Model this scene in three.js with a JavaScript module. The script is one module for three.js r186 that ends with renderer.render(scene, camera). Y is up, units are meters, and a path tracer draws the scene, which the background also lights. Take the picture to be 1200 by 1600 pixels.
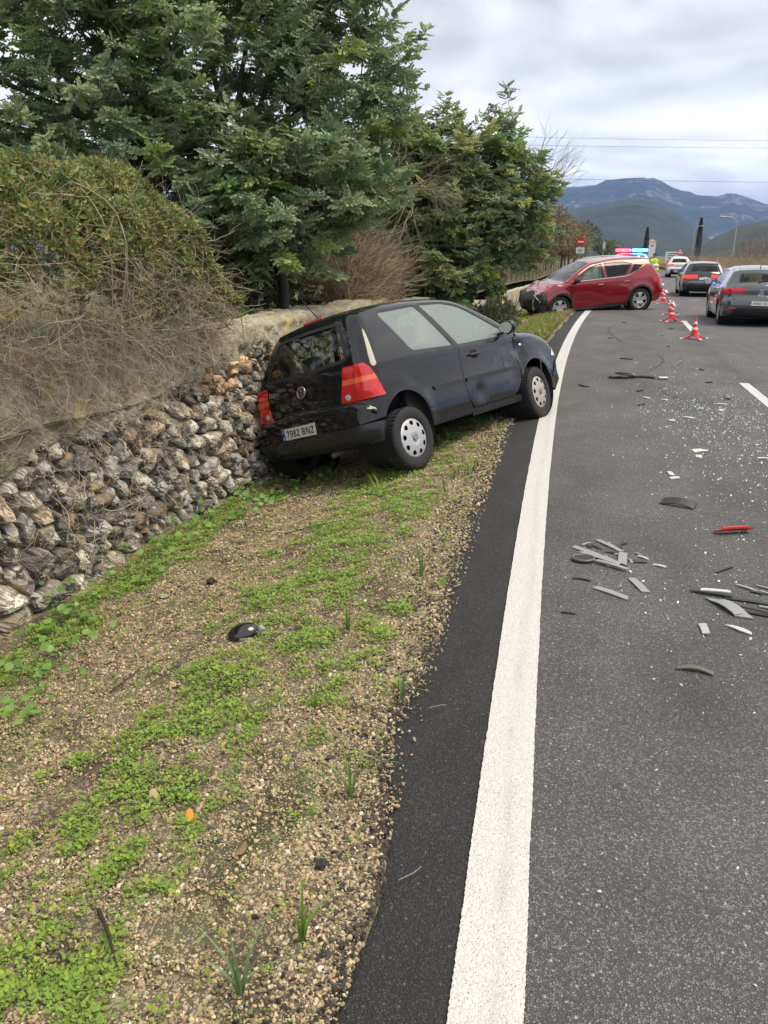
import * as THREE from 'three';
import { mergeGeometries } from 'three/addons/utils/BufferGeometryUtils.js';
import { MarchingCubes } from 'three/addons/objects/MarchingCubes.js';
import { RoundedBoxGeometry } from 'three/addons/geometries/RoundedBoxGeometry.js';
import { toCreasedNormals } from 'three/addons/utils/BufferGeometryUtils.js';
import { createNoise2D, createNoise3D } from 'simplex-noise';

// ---------------------------------------------------------------- camera, sky, sun, exposure
const scene = new THREE.Scene();
const CAM_H = 1.72;
const camera = new THREE.PerspectiveCamera(67.3, 3 / 4, 0.05, 20000);
camera.position.set(0, CAM_H, 0);
camera.rotation.set(-18.5 * Math.PI / 180, 0, 0);
const renderer = new THREE.WebGLRenderer({ antialias: true });
renderer.setSize(768, 1024);
renderer.toneMapping = THREE.LinearToneMapping;
renderer.toneMappingExposure = 1.9;
renderer.shadowMap.enabled = true;

function rngOf(seed) { let a = seed >>> 0; return () => { a = (a + 0x6D2B79F5) | 0; let t = Math.imul(a ^ (a >>> 15), 1 | a); t = (t + Math.imul(t ^ (t >>> 7), 61 | t)) ^ t; return ((t ^ (t >>> 14)) >>> 0) / 4294967296; }; }
const n2 = createNoise2D(rngOf(11)), n3 = createNoise3D(rngOf(12));
const fbm2 = (x, y, o = 4) => { let s = 0, a = .5, f = 1; for (let i = 0; i < o; i++) { s += a * n2(x * f, y * f); a *= .5; f *= 2.03; } return s; };
const fbm3 = (x, y, z, o = 4) => { let s = 0, a = .5, f = 1; for (let i = 0; i < o; i++) { s += a * n3(x * f, y * f, z * f); a *= .5; f *= 2.03; } return s; };
const clamp = (x, a = 0, b = 1) => Math.max(a, Math.min(b, x));
const smooth = (a, b, x) => { const t = clamp((x - a) / (b - a)); return t * t * (3 - 2 * t); };
const lerp = (a, b, t) => a + (b - a) * t;
const V = (x, y, z) => new THREE.Vector3(x, y, z);

const sunDir = V(.48, .90, .10).normalize();
{ // overcast sky: broken grey stratus, the same all round
  const w = 2048, h = 1024, a = new Float32Array(w * h * 4);
  for (let j = 0; j < h; j++) for (let i = 0; i < w; i++) {
    const th = ((j + .5) / h - .5) * Math.PI, ph = ((i + .5) / w - .5) * 2 * Math.PI;
    const dy = Math.sin(th), dx = Math.cos(th) * Math.cos(ph), dz = Math.cos(th) * Math.sin(ph);
    const k = 1 / (Math.max(dy, 0) + .13), px = dx * k, pz = dz * k;
    const warp = n2(px * .4 + 3, pz * .4) * .5;
    let c = fbm2(px * .55 + warp, pz * .75 - 2.3 + warp, 6) * .9;
    const fine = fbm2(px * 2.2 + 9, pz * 2.6, 4);
    let b = .65 + c * .36 + fine * .09;
    b += .13 * smooth(.30, .02, Math.abs(dy)) ;
    const gap = smooth(.22, .6, c + fine * .2);
    b = clamp(b, .47, 1.02);
    if (dy < 0) b = .4;
    const o = (j * w + i) * 4;
    b *= .86; a[o] = b * lerp(.975, 1.01, gap); a[o + 1] = b * lerp(.995, 1.0, gap); a[o + 2] = b * lerp(1.03, .985, gap); a[o + 3] = 1;
  }
  const t = new THREE.DataTexture(a, w, h, THREE.RGBAFormat, THREE.FloatType);
  t.mapping = THREE.EquirectangularReflectionMapping; t.magFilter = t.minFilter = THREE.LinearFilter; t.needsUpdate = true;
  scene.background = t; scene.environment = t;
}
const sun = new THREE.DirectionalLight(0xfff0d8, 2.0);
sun.position.copy(sunDir).multiplyScalar(60).add(V(3, 0, -12)); sun.target.position.set(3, 0, -12);
sun.castShadow = true; sun.shadow.radius = 64; sun.shadow.mapSize.set(2048, 2048);
Object.assign(sun.shadow.camera, { left: -40, right: 40, top: 40, bottom: -40, near: 1, far: 160 });
scene.add(sun, sun.target);
scene.fog = new THREE.FogExp2(0x6f93cf, 0.00012);

// ---------------------------------------------------------------- helpers
const taken = {};
function numbered(n) { if (!(n in taken)) { taken[n] = 0; return n; } return n + '_' + String(++taken[n]).padStart(3, '0'); }
function mesh(name, geo, mat, parent, kind) {
  const m = new THREE.Mesh(geo, mat); m.name = name; m.castShadow = m.receiveShadow = true;
  if (kind) m.userData.kind = kind; if (parent) parent.add(m); return m;
}
function thing(name, label, category, group, pos) {
  const o = new THREE.Group(); o.name = numbered(name); o.userData = { label, category }; if (group) o.userData.group = group;
  if (pos) o.position.copy(pos); scene.add(o); return o;
}
function thingMesh(name, geo, mat, label, category, group, pos) {
  const o = mesh(numbered(name), geo, mat, scene); o.userData = { label, category }; if (group) o.userData.group = group; if (pos) o.position.copy(pos); return o;
}
function structure(name, geo, mat) { return mesh(numbered(name), geo, mat, scene, 'structure'); }
function instances(name, geo, mat, list, parent, kind = 'stuff') { // list: [Matrix4, Color?]
  const m = new THREE.InstancedMesh(geo, mat, list.length); m.name = name;
  list.forEach(([mt, c], i) => { m.setMatrixAt(i, mt); if (c) m.setColorAt(i, c); });
  m.castShadow = m.receiveShadow = true; m.userData.kind = kind; (parent || scene).add(m); return m;
}
const std = (r, g, b, o = {}) => new THREE.MeshStandardMaterial({ color: new THREE.Color().setRGB(r, g, b), roughness: .85, ...o });
const phy = (r, g, b, o = {}) => new THREE.MeshPhysicalMaterial({ color: new THREE.Color().setRGB(r, g, b), roughness: .5, ...o });
const rgb = (r, g, b) => new THREE.Color().setRGB(r, g, b);
const toS = x => x <= .0031308 ? 12.92 * x : 1.055 * Math.pow(x, 1 / 2.4) - .055;
function dataTex(w, h, fn, srgb = true) { // fn -> linear [r,g,b] when srgb, else raw 0..1
  const a = new Uint8Array(w * h * 4);
  for (let j = 0; j < h; j++) for (let i = 0; i < w; i++) {
    const c = fn(i, j), o = (j * w + i) * 4;
    for (let k = 0; k < 3; k++) a[o + k] = 255 * clamp(srgb ? toS(Math.max(0, c[k])) : c[k]); a[o + 3] = 255;
  }
  const t = new THREE.DataTexture(a, w, h); t.wrapS = t.wrapT = THREE.RepeatWrapping; t.magFilter = THREE.LinearFilter; t.minFilter = THREE.LinearMipmapLinearFilter; t.generateMipmaps = true;
  if (srgb) t.colorSpace = THREE.SRGBColorSpace; t.needsUpdate = true; return t;
}
function rep(t, s, s2) { const c = t.clone(); c.repeat.set(s, s2 ?? s); c.needsUpdate = true; return c; }
// periodic value noise on a grid of n cells
function pnoise(n, seed) {
  const r = rngOf(seed), g = Float32Array.from({ length: n * n }, () => r());
  return (u, v) => { const x = u * n, y = v * n, i = Math.floor(x), j = Math.floor(y); let fx = x - i, fy = y - j; fx = fx * fx * (3 - 2 * fx); fy = fy * fy * (3 - 2 * fy);
    const q = (a, b) => g[(((b % n) + n) % n) * n + (((a % n) + n) % n)];
    return lerp(lerp(q(i, j), q(i + 1, j), fx), lerp(q(i, j + 1), q(i + 1, j + 1), fx), fy); };
}
function pfbm(n, oct, seed) { const L = []; for (let i = 0; i < oct; i++) L.push(pnoise(n << i, seed + i * 7)); return (u, v) => { let s = 0, a = .5, t = 0; for (const f of L) { s += a * f(u, v); t += a; a *= .55; } return s / t; }; }
// periodic cells: returns [F1, F2, id] in cell units
function pcells(n, seed) {
  const r = rngOf(seed), P = Float32Array.from({ length: n * n * 3 }, () => r());
  return (u, v) => { const x = u * n, y = v * n, i = Math.floor(x), j = Math.floor(y); let f1 = 9, f2 = 9, id = 0;
    for (let b = -1; b < 2; b++) for (let a = -1; a < 2; a++) { const k = (((j + b) % n + n) % n * n + ((i + a) % n + n) % n) * 3; const dx = i + a + P[k] - x, dy = j + b + P[k + 1] - y, d = dx * dx + dy * dy; if (d < f1) { f2 = f1; f1 = d; id = P[k + 2]; } else if (d < f2) f2 = d; }
    return [Math.sqrt(f1), Math.sqrt(f2), id]; };
}
function geoFrom(pos, idx, uv, col) {
  const g = new THREE.BufferGeometry(); g.setAttribute('position', new THREE.Float32BufferAttribute(pos, 3));
  if (uv) g.setAttribute('uv', new THREE.Float32BufferAttribute(uv, 2)); if (col) g.setAttribute('color', new THREE.Float32BufferAttribute(col, 3));
  if (idx) g.setIndex(idx); g.computeVertexNormals(); return g;
}
function grid(nu, nv, fn, color) { // fn(i/nu, j/nv) -> {p:[x,y,z], uv:[u,v]}
  const P = [], U = [], I = [], C = [];
  for (let j = 0; j <= nv; j++) for (let i = 0; i <= nu; i++) { const r = fn(i / nu, j / nv); P.push(...r.p); U.push(...r.uv); if (r.c) C.push(...r.c); }
  for (let j = 0; j < nv; j++) for (let i = 0; i < nu; i++) { const a = j * (nu + 1) + i, b = a + 1, c = a + nu + 1, d = c + 1; I.push(a, b, d, a, d, c); }
  return geoFrom(P, I, U, C.length ? C : null);
}
function bare(g) { const o = new THREE.BufferGeometry(); const s = g.index ? g.toNonIndexed() : g; for (const k of ['position', 'normal', 'uv']) if (s.attributes[k]) o.setAttribute(k, s.attributes[k]); if (!o.attributes.uv) o.setAttribute('uv', new THREE.Float32BufferAttribute(new Float32Array(o.attributes.position.count * 2), 2)); return o; }
const merge = list => mergeGeometries(list.map(bare));
const box = (w, h, d, x = 0, y = 0, z = 0) => new THREE.BoxGeometry(w, h, d).translate(x, y, z);
const rbox = (w, h, d, r, x = 0, y = 0, z = 0) => new RoundedBoxGeometry(w, h, d, 2, r).translate(x, y, z);
function tube(pts, r0, r1, sides = 5, seg) { // tapered tube along points
  const c = pts.length > 2 ? new THREE.CatmullRomCurve3(pts) : new THREE.LineCurve3(pts[0], pts[1]); const n = seg || Math.max(1, (pts.length - 1) * 2);
  const P = [], I = [], U = []; let up = V(.3, 1, .2).normalize();
  for (let i = 0; i <= n; i++) {
    const t = i / n, p = c.getPoint(t), tg = c.getTangent(t), a = new THREE.Vector3().crossVectors(up, tg).normalize(), b = new THREE.Vector3().crossVectors(tg, a); up = b.clone();
    const r = lerp(r0, r1, t);
    for (let k = 0; k < sides; k++) { const q = k / sides * 2 * Math.PI; P.push(p.x + (a.x * Math.cos(q) + b.x * Math.sin(q)) * r, p.y + (a.y * Math.cos(q) + b.y * Math.sin(q)) * r, p.z + (a.z * Math.cos(q) + b.z * Math.sin(q)) * r); U.push(k / sides, t); }
  }
  for (let i = 0; i < n; i++) for (let k = 0; k < sides; k++) { const a = i * sides + k, b = i * sides + (k + 1) % sides; I.push(a, b, b + sides, a, b + sides, a + sides); }
  const s0 = P.length / 3; const e0 = c.getPoint(0), e1 = c.getPoint(1); P.push(e0.x, e0.y, e0.z, e1.x, e1.y, e1.z); U.push(0, 0, 0, 1);
  for (let k = 0; k < sides; k++) { I.push(s0, (k + 1) % sides, k, s0 + 1, n * sides + k, n * sides + (k + 1) % sides); }
  return geoFrom(P, I, U);
}
const M4 = (p, e, s) => new THREE.Matrix4().compose(p, e.isQuaternion ? e : new THREE.Quaternion().setFromEuler(e), s.isVector3 ? s : V(s, s, s));
const E3 = (x, y, z) => new THREE.Euler(x, y, z);
// ---------------------------------------------------------------- the road's own frame: d metres ahead, u metres right of the edge line
const lineS = d => .2 + .0046 * clamp(d, -4, 27) - .11 * smooth(66, 100, d);
const lineTab = (() => { const t = [], h = .25; let x = 0; for (let d = -8; d <= 460; d += h) { t.push(x); x += h * lineS(d + h / 2); } const o = t[32]; return t.map(v => v - o - .0334); })();
function lineX(d) { const q = clamp((d + 8) / .25, 0, lineTab.length - 1.001), i = Math.floor(q); return lerp(lineTab[i], lineTab[i + 1], q - i); }
function RD(d, u, y = 0) { const s = lineS(d), k = 1 / Math.hypot(1, s); return V(lineX(d) + u * k, y, -(d - u * s * k)); }
const roadYaw = d => Math.atan(lineS(d));
const uOf = (x, d) => { let dd = d; for (let i = 0; i < 3; i++) { const s = lineS(dd), k = 1 / Math.hypot(1, s); const u = (x - lineX(dd)) / k; dd = d + u * s * k; } const s = lineS(dd); return [(x - lineX(dd)) * Math.hypot(1, s), dd]; };
// height of the verge: kerbless edge, a shallow ditch along the wall
const shoulderU = d => -.41 + .06 * smooth(2.3, 1.4, d) + .045 * n2(d * .7, 4) + .016 * n2(d * 4.1, 9) + .010 * n2(d * 13, 2);
const wallU = d => d < 12 ? lerp(-2.84, -2.70, smooth(3.5, 8, d)) : lerp(-2.7, -2.55, smooth(12, 20, d));
function vergeY(d, u) {
  const deep = lerp(.30, .43, smooth(4.5, 7, d)) - .12 * smooth(10, 16, d);
  const t = clamp((-.38 - u) / 2.1);
  let y = -.012 - deep * (t * t * (3 - 2 * t) * .6 + t * .4);
  y += smooth(.0, .25, t) * (.022 * n2(d * 1.3, u * 1.7) + .012 * n2(d * 3.7, u * 4.3) + .006 * n2(d * 11, u * 12));
  return y;
}
const darkSoil = (d, u) => smooth(.12, .3, fbm2(d * 1.3 + 51, u * 1.9, 5) - .04);
const vergePos = (d, u, up = 0) => RD(d, u, vergeY(d, u) + up);

// ---------------------------------------------------------------- textures of the ground
const asphaltMap = (() => {
  const c1 = pcells(250, 3), c2 = pcells(420, 5), f = pfbm(4, 5, 21), n = 1536, H = new Float32Array(n * n);
  const col = dataTex(n, n, (i, j) => {
    const u = i / n, v = j / n, [a, b, id] = c1(u, v), [e, g, id2] = c2(u, v), w = f(u, v);
    const edge = smooth(.05, .28, b - a), stone = id > .38; let t = stone ? lerp(.035, .07 + (id - .38) * .22, edge) : lerp(.035, .055 + id2 * .05, smooth(.05, .3, g - e));
    if (id > .993) t = .32; t *= .75 + .5 * w; H[j * n + i] = stone ? .35 + edge * .6 * (.6 + .4 * id) : .15 + .2 * smooth(.05, .3, g - e);
    return [t, t, t * 1.01];
  });
  return { col, bump: dataTex(n, n, (i, j) => { const h = H[j * n + i]; return [h, h, h]; }, false) };
})();
const soilMap = (() => {
  const n = 1024, c1 = pcells(120, 31), c2 = pcells(64, 33), f = pfbm(5, 5, 41), f2 = pfbm(24, 4, 45), H = new Float32Array(n * n);
  const col = dataTex(n, n, (i, j) => {
    const u = i / n, v = j / n, [a, b, id] = c1(u, v), [e, g, id2] = c2(u, v), w = f(u, v), w2 = f2(u, v);
    let k = smooth(.02, .25, b - a) * (id > .4 ? 1 : .2); let k2 = id2 > .75 ? smooth(.05, .3, g - e) : 0; const s = Math.max(k * .8, k2);
    const lum = .075 + .045 * w2 + s * (.13 + .16 * id) * (.55 + .6 * w); H[j * n + i] = clamp(.25 * w2 + s * .6);
    return [lum * 1.1, lum * .90, lum * .58];
  });
  return { col, bump: dataTex(n, n, (i, j) => { const h = H[j * n + i]; return [h, h, h]; }, false) };
})();
const mAsphalt = std(1, 1, 1, { map: rep(asphaltMap.col, 1 / 1.7), bumpMap: rep(asphaltMap.bump, 1 / 1.7), bumpScale: .004, roughness: .82, vertexColors: true });
const mSoil = std(1, 1, 1, { map: rep(soilMap.col, 1 / 1.3), bumpMap: rep(soilMap.bump, 1 / 1.3), bumpScale: .008, roughness: .95, vertexColors: true });

// ---------------------------------------------------------------- ground sheets
structure('ground', (() => { const g = new THREE.CircleGeometry(9000, 64).rotateX(-Math.PI / 2).translate(0, -1.2, -800); return g; })(), std(.12, .13, .06, { roughness: 1 }));
const rowsOf = (a, b, k) => { const r = []; let d = a; while (d < b) { r.push(d); d += Math.max(.12, Math.abs(d) * k); } r.push(b); return r; };
function ribbon(rows, cols, fn) {
  const P = [], U = [], I = [], C = [], n = cols.length;
  for (const d of rows) for (const c of cols) { const r = fn(d, c); P.push(r.p.x, r.p.y, r.p.z); U.push(...r.uv); C.push(...(r.c || [1, 1, 1])); }
  for (let j = 0; j + 1 < rows.length; j++) for (let i = 0; i + 1 < n; i++) { const a = j * n + i, b = a + 1, c = a + n, e = c + 1; I.push(a, b, e, a, e, c); }
  return geoFrom(P, I, U, C);
}
const span = (a, b, n) => Array.from({ length: n + 1 }, (_, i) => lerp(a, b, i / n));
const ROAD_R = 5.42;
structure('road', ribbon(rowsOf(-4, 420, .03), span(-.07, ROAD_R, 110), (d, u) => {
  // patches of binder and grit, the wheel paths polished paler, oil along the lane middle
  const w = .92 + .22 * fbm2(d * .22, u * .6, 3) + .09 * n2(d * 1.9, u * 2.3) + .10 * smooth(2.6, 2.75, u) - .10 * smooth(.35, .8, n2(d * .55 + 8, u * .9)) - .5 * Math.exp(-(((u - 2.66) / .025) ** 2)) * (.5 + .5 * n2(d * 3, 1)), tone = 1.15;
  const path = .09 * (Math.exp(-((u - .75) ** 2) / .12) + Math.exp(-((u - 2.0) ** 2) / .12) + Math.exp(-((u - 3.4) ** 2) / .12) + Math.exp(-((u - 4.7) ** 2) / .12));
  const k = (w + path * .6) * tone; return { p: RD(d, u, 0), uv: [u, d], c: [k, k * .99, k * .98] };
}), mAsphalt);
structure('road_shoulder', ribbon(rowsOf(-4, 60, .012), span(0, 1, 8), (d, t) => {
  const u = lerp(-.055, shoulderU(d), t), k = .30 + .05 * n2(d * 2, u * 5); return { p: RD(d, u, -.003 - .03 * t * t), uv: [u + .37, d + .61], c: [k, k, k * 1.04] };
}), mAsphalt);
structure('verge', ribbon(rowsOf(-3, 70, .009), span(0, 1, 64), (d, t) => {
  const u = lerp(-.26, -3.2, t), y = vergeY(d, u) - (u > shoulderU(d) ? .05 : 0);
  // patches of moss film and of dark humus between the gravel, with ragged outlines
  const moss = smooth(.25, .4, fbm2(d * 1.1, u * 1.8 + 5, 4)), k = 1 - .5 * darkSoil(d, u);
  return { p: RD(d, u, y), uv: [u, d], c: [k * lerp(1, .78, moss), k * lerp(1, .97, moss), k * lerp(1, .7, moss)] };
}), mSoil);
// land behind the wall, and the land right of the road
structure('orchard_ground', ribbon(rowsOf(-4, 420, .05), span(-2.9, -120, 30), (d, u) => ({ p: RD(d, u, .72 + .12 * fbm2(d * .2, u * .2, 2) - .8 * smooth(40, 120, d)), uv: [u, d], c: [.5, .55, .35] })), mSoil);
structure('field', ribbon(rowsOf(-4, 420, .05), [ROAD_R - .02, 5.7, 6.2, 7, 8.5, 11, 15, 22, 35, 60, 110, 200], (d, u) => ({ p: RD(d, u, -.03 - .22 * smooth(5.5, 7, u) + .1 * fbm2(d * .3, u * .3, 2)), uv: [u, d], c: [.62, .66, .4] })), mSoil);

// ---------------------------------------------------------------- painted lines
const paintMap = (() => { const n = 1024, c = pcells(190, 51), f = pfbm(6, 4, 53);
  return dataTex(n, n, (i, j) => { const [a, b, id] = c(i / n, j / n), w = f(i / n, j / n); let t = .50 + .10 * id; if (id < .05 + .16 * (w - .4)) t = lerp(.45, .28, smooth(.5, .2, a)); return [t, t * .995, t * .975]; }); })();
const mPaint = std(1, 1, 1, { map: rep(paintMap, 1 / .9), bumpMap: rep(asphaltMap.bump, 1 / 1.7), bumpScale: .0025, roughness: .6, vertexColors: true });
function paintLine(d0, d1, u0, w, y) {
  const rows = []; for (let d = d0; d < d1; d += d < .8 ? .2 : clamp(d * d * .0025, .006, 1.2)) rows.push(d); rows.push(d1); const rr = rngOf(Math.round(d0 * 7 + u0 * 31) + 999);
  return ribbon(rows, span(0, 1, 10), (d, t) => { const wear = 1 - .16 * Math.exp(-(((t - .6 - .1 * n2(d * .4, 3)) / .12) ** 2)) * (.55 + .45 * n2(d * 2.3, t * 3)); const u = u0 + (t - .5) * w + .0015 * n2(d * 2.1, t * 9) + (t < .01 || t > .99 ? (rr() - .5) * .003 : 0); return { p: RD(d, u, y), uv: [u, d], c: [wear, wear, wear] }; });
}
structure('edge_line', paintLine(-3, 120, 0, .178, .004), mPaint);
structure('edge_line', paintLine(-3, 120, 5.12, .13, .004), mPaint);
for (const [a, b] of [[-1, 1], [4, 6.6], [9.2 - .6, 11.5], [18.6, 22.4], [28.9, 32.6], [38.5, 42], [48, 51.5], [58, 61.5], [68, 71.5]]) structure('lane_dash', paintLine(a, b, a < 12 ? 2.58 : 2.72, .13, .004), mPaint);

// scrape marks left on the lane
{ const m = std(.05, .05, .05, { roughness: .8 }); for (const [d0, d1, u0, bend, w] of [[12.4, 14.6, 1.35, .35, .035], [12.9, 14.2, 1.75, .25, .022], [16.5, 20.5, 1.1, -.3, .05], [9.9, 11.0, 1.6, -.2, .02]]) structure('scrape_mark', ribbon(span(d0, d1, 40), [-1, 1], (d, t) => { const s = (d - d0) / (d1 - d0), u = u0 + bend * Math.sin(s * 2.2) + t * w * (.25 + .75 * Math.sin(Math.PI * s)) * (.7 + .5 * n2(d * 6, t)); return { p: RD(d, u, .004), uv: [u, d] }; }), m); }

// ---------------------------------------------------------------- dry-stone wall
const wallBase = (d) => vergeY(d, wallU(d)) - .06;
const WTOP = d => 1.06 + .05 * n2(d * .5, 77) + .02 * n2(d * 2.2, 3);
const wallPt = (d, y, out) => RD(d, wallU(d) - .14 * (y + .35) + out, y);
const stoneMap = (() => { const n = 1024, f = pfbm(4, 6, 61), g = pfbm(9, 5, 63), h = pfbm(7, 5, 67), q = pfbm(40, 3, 69), sp = pcells(34, 68), H = new Float32Array(n * n);
  const col = dataTex(n, n, (i, j) => { const u = i / n, v = j / n, a = f(u, v), b = g(u, v), c = h(u, v), e = q(u, v);
    let r = [.13 + .16 * a, .118 + .145 * a, .10 + .12 * a]; const m = (1 - .75 * smooth(.50, .66, b)); r = r.map(x => x * m * (.7 + .6 * e));
    const wl = smooth(.53, .60, c * .62 + e * .38); r = r.map((x, k) => lerp(x, [.47, .46, .42][k], wl * .85));
    const [s1, , sid] = sp(u, v), wsp = sid > .55 ? smooth(.10 + .38 * (sid - .55), .02 + .30 * (sid - .55), s1 + .22 * (e - .5)) : 0; r = r.map((x, k) => lerp(x, (sid > .93 ? [.05, .045, .04] : [.52, .51, .47])[k], wsp * .85));
    const ol = smooth(.66, .74, g(v * 1.0 + .37, u)) * smooth(.4, .6, e); r = r.map((x, k) => lerp(x, [.42, .24, .05][k], ol * .7)); H[j * n + i] = clamp(.5 * a + .35 * e + .15 * b);
    return r; });
  return { col, bump: dataTex(n, n, (i, j) => { const t = H[j * n + i]; return [t, t, t]; }, false) }; })();
const stoneTints = [[1.05, 1.04, 1.04], [.72, .72, .72], [.95, .9, .82], [1.45, 1.45, 1.42], [.9, .92, .95], [1.1, .92, .76], [.6, .6, .62], [1.15, 1.12, 1.02]];
const mStones = stoneTints.map((t, i) => { const o = new THREE.MeshStandardMaterial({ color: rgb(...t.map(x => x * 1.22)), roughness: .95, map: rep(stoneMap.col, 1 / .55), bumpMap: rep(stoneMap.bump, 1 / .4), bumpScale: .03 }); return o; });
const mOrangeStone = std(1.75, 1.25, .85, { map: rep(stoneMap.col, 1 / .6), bumpMap: rep(stoneMap.bump, 1 / .42), bumpScale: .02, roughness: .95 });
const lichenMap = (() => { const n = 1024, f = pfbm(4, 6, 71), g = pfbm(5, 5, 73), q = pfbm(36, 3, 75), c = pcells(26, 77);
  return dataTex(n, n, (i, j) => { const u = i / n, v = j / n, a = f(u, v), b = g(u, v), e = q(u, v), [f1, f2, id] = c(u, v); let t = (.16 + .17 * a) * (.65 + .7 * e); let r = [t * 1.02, t * .96, t * .84];
    const k = smooth(.53, .62, b * .8 + e * .2); r = r.map((x, m) => lerp(x, [.40, .39, .36][m], k * .55)); const y = smooth(.64, .72, g(v + .21, u + .63) * .85 + e * .15); r = r.map((x, m) => lerp(x, [.38, .33, .09][m], y * .8));
    const gr = smooth(.6, .7, f(v + .4, u + .1)); r = r.map((x, m) => lerp(x, [.10, .13, .05][m], gr * .7)); return r; }); })();
const mMortar = std(1.35, 1.28, 1.08, { map: rep(lichenMap, 1 / 1.9), bumpMap: rep(stoneMap.bump, 1 / .5), bumpScale: .05, roughness: .97 });
const mMortarPale = std(1.5, 1.45, 1.35, { map: rep(lichenMap, 1 / 2.3), bumpMap: rep(stoneMap.bump, 1 / .6), bumpScale: .02, roughness: .97 });

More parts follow.
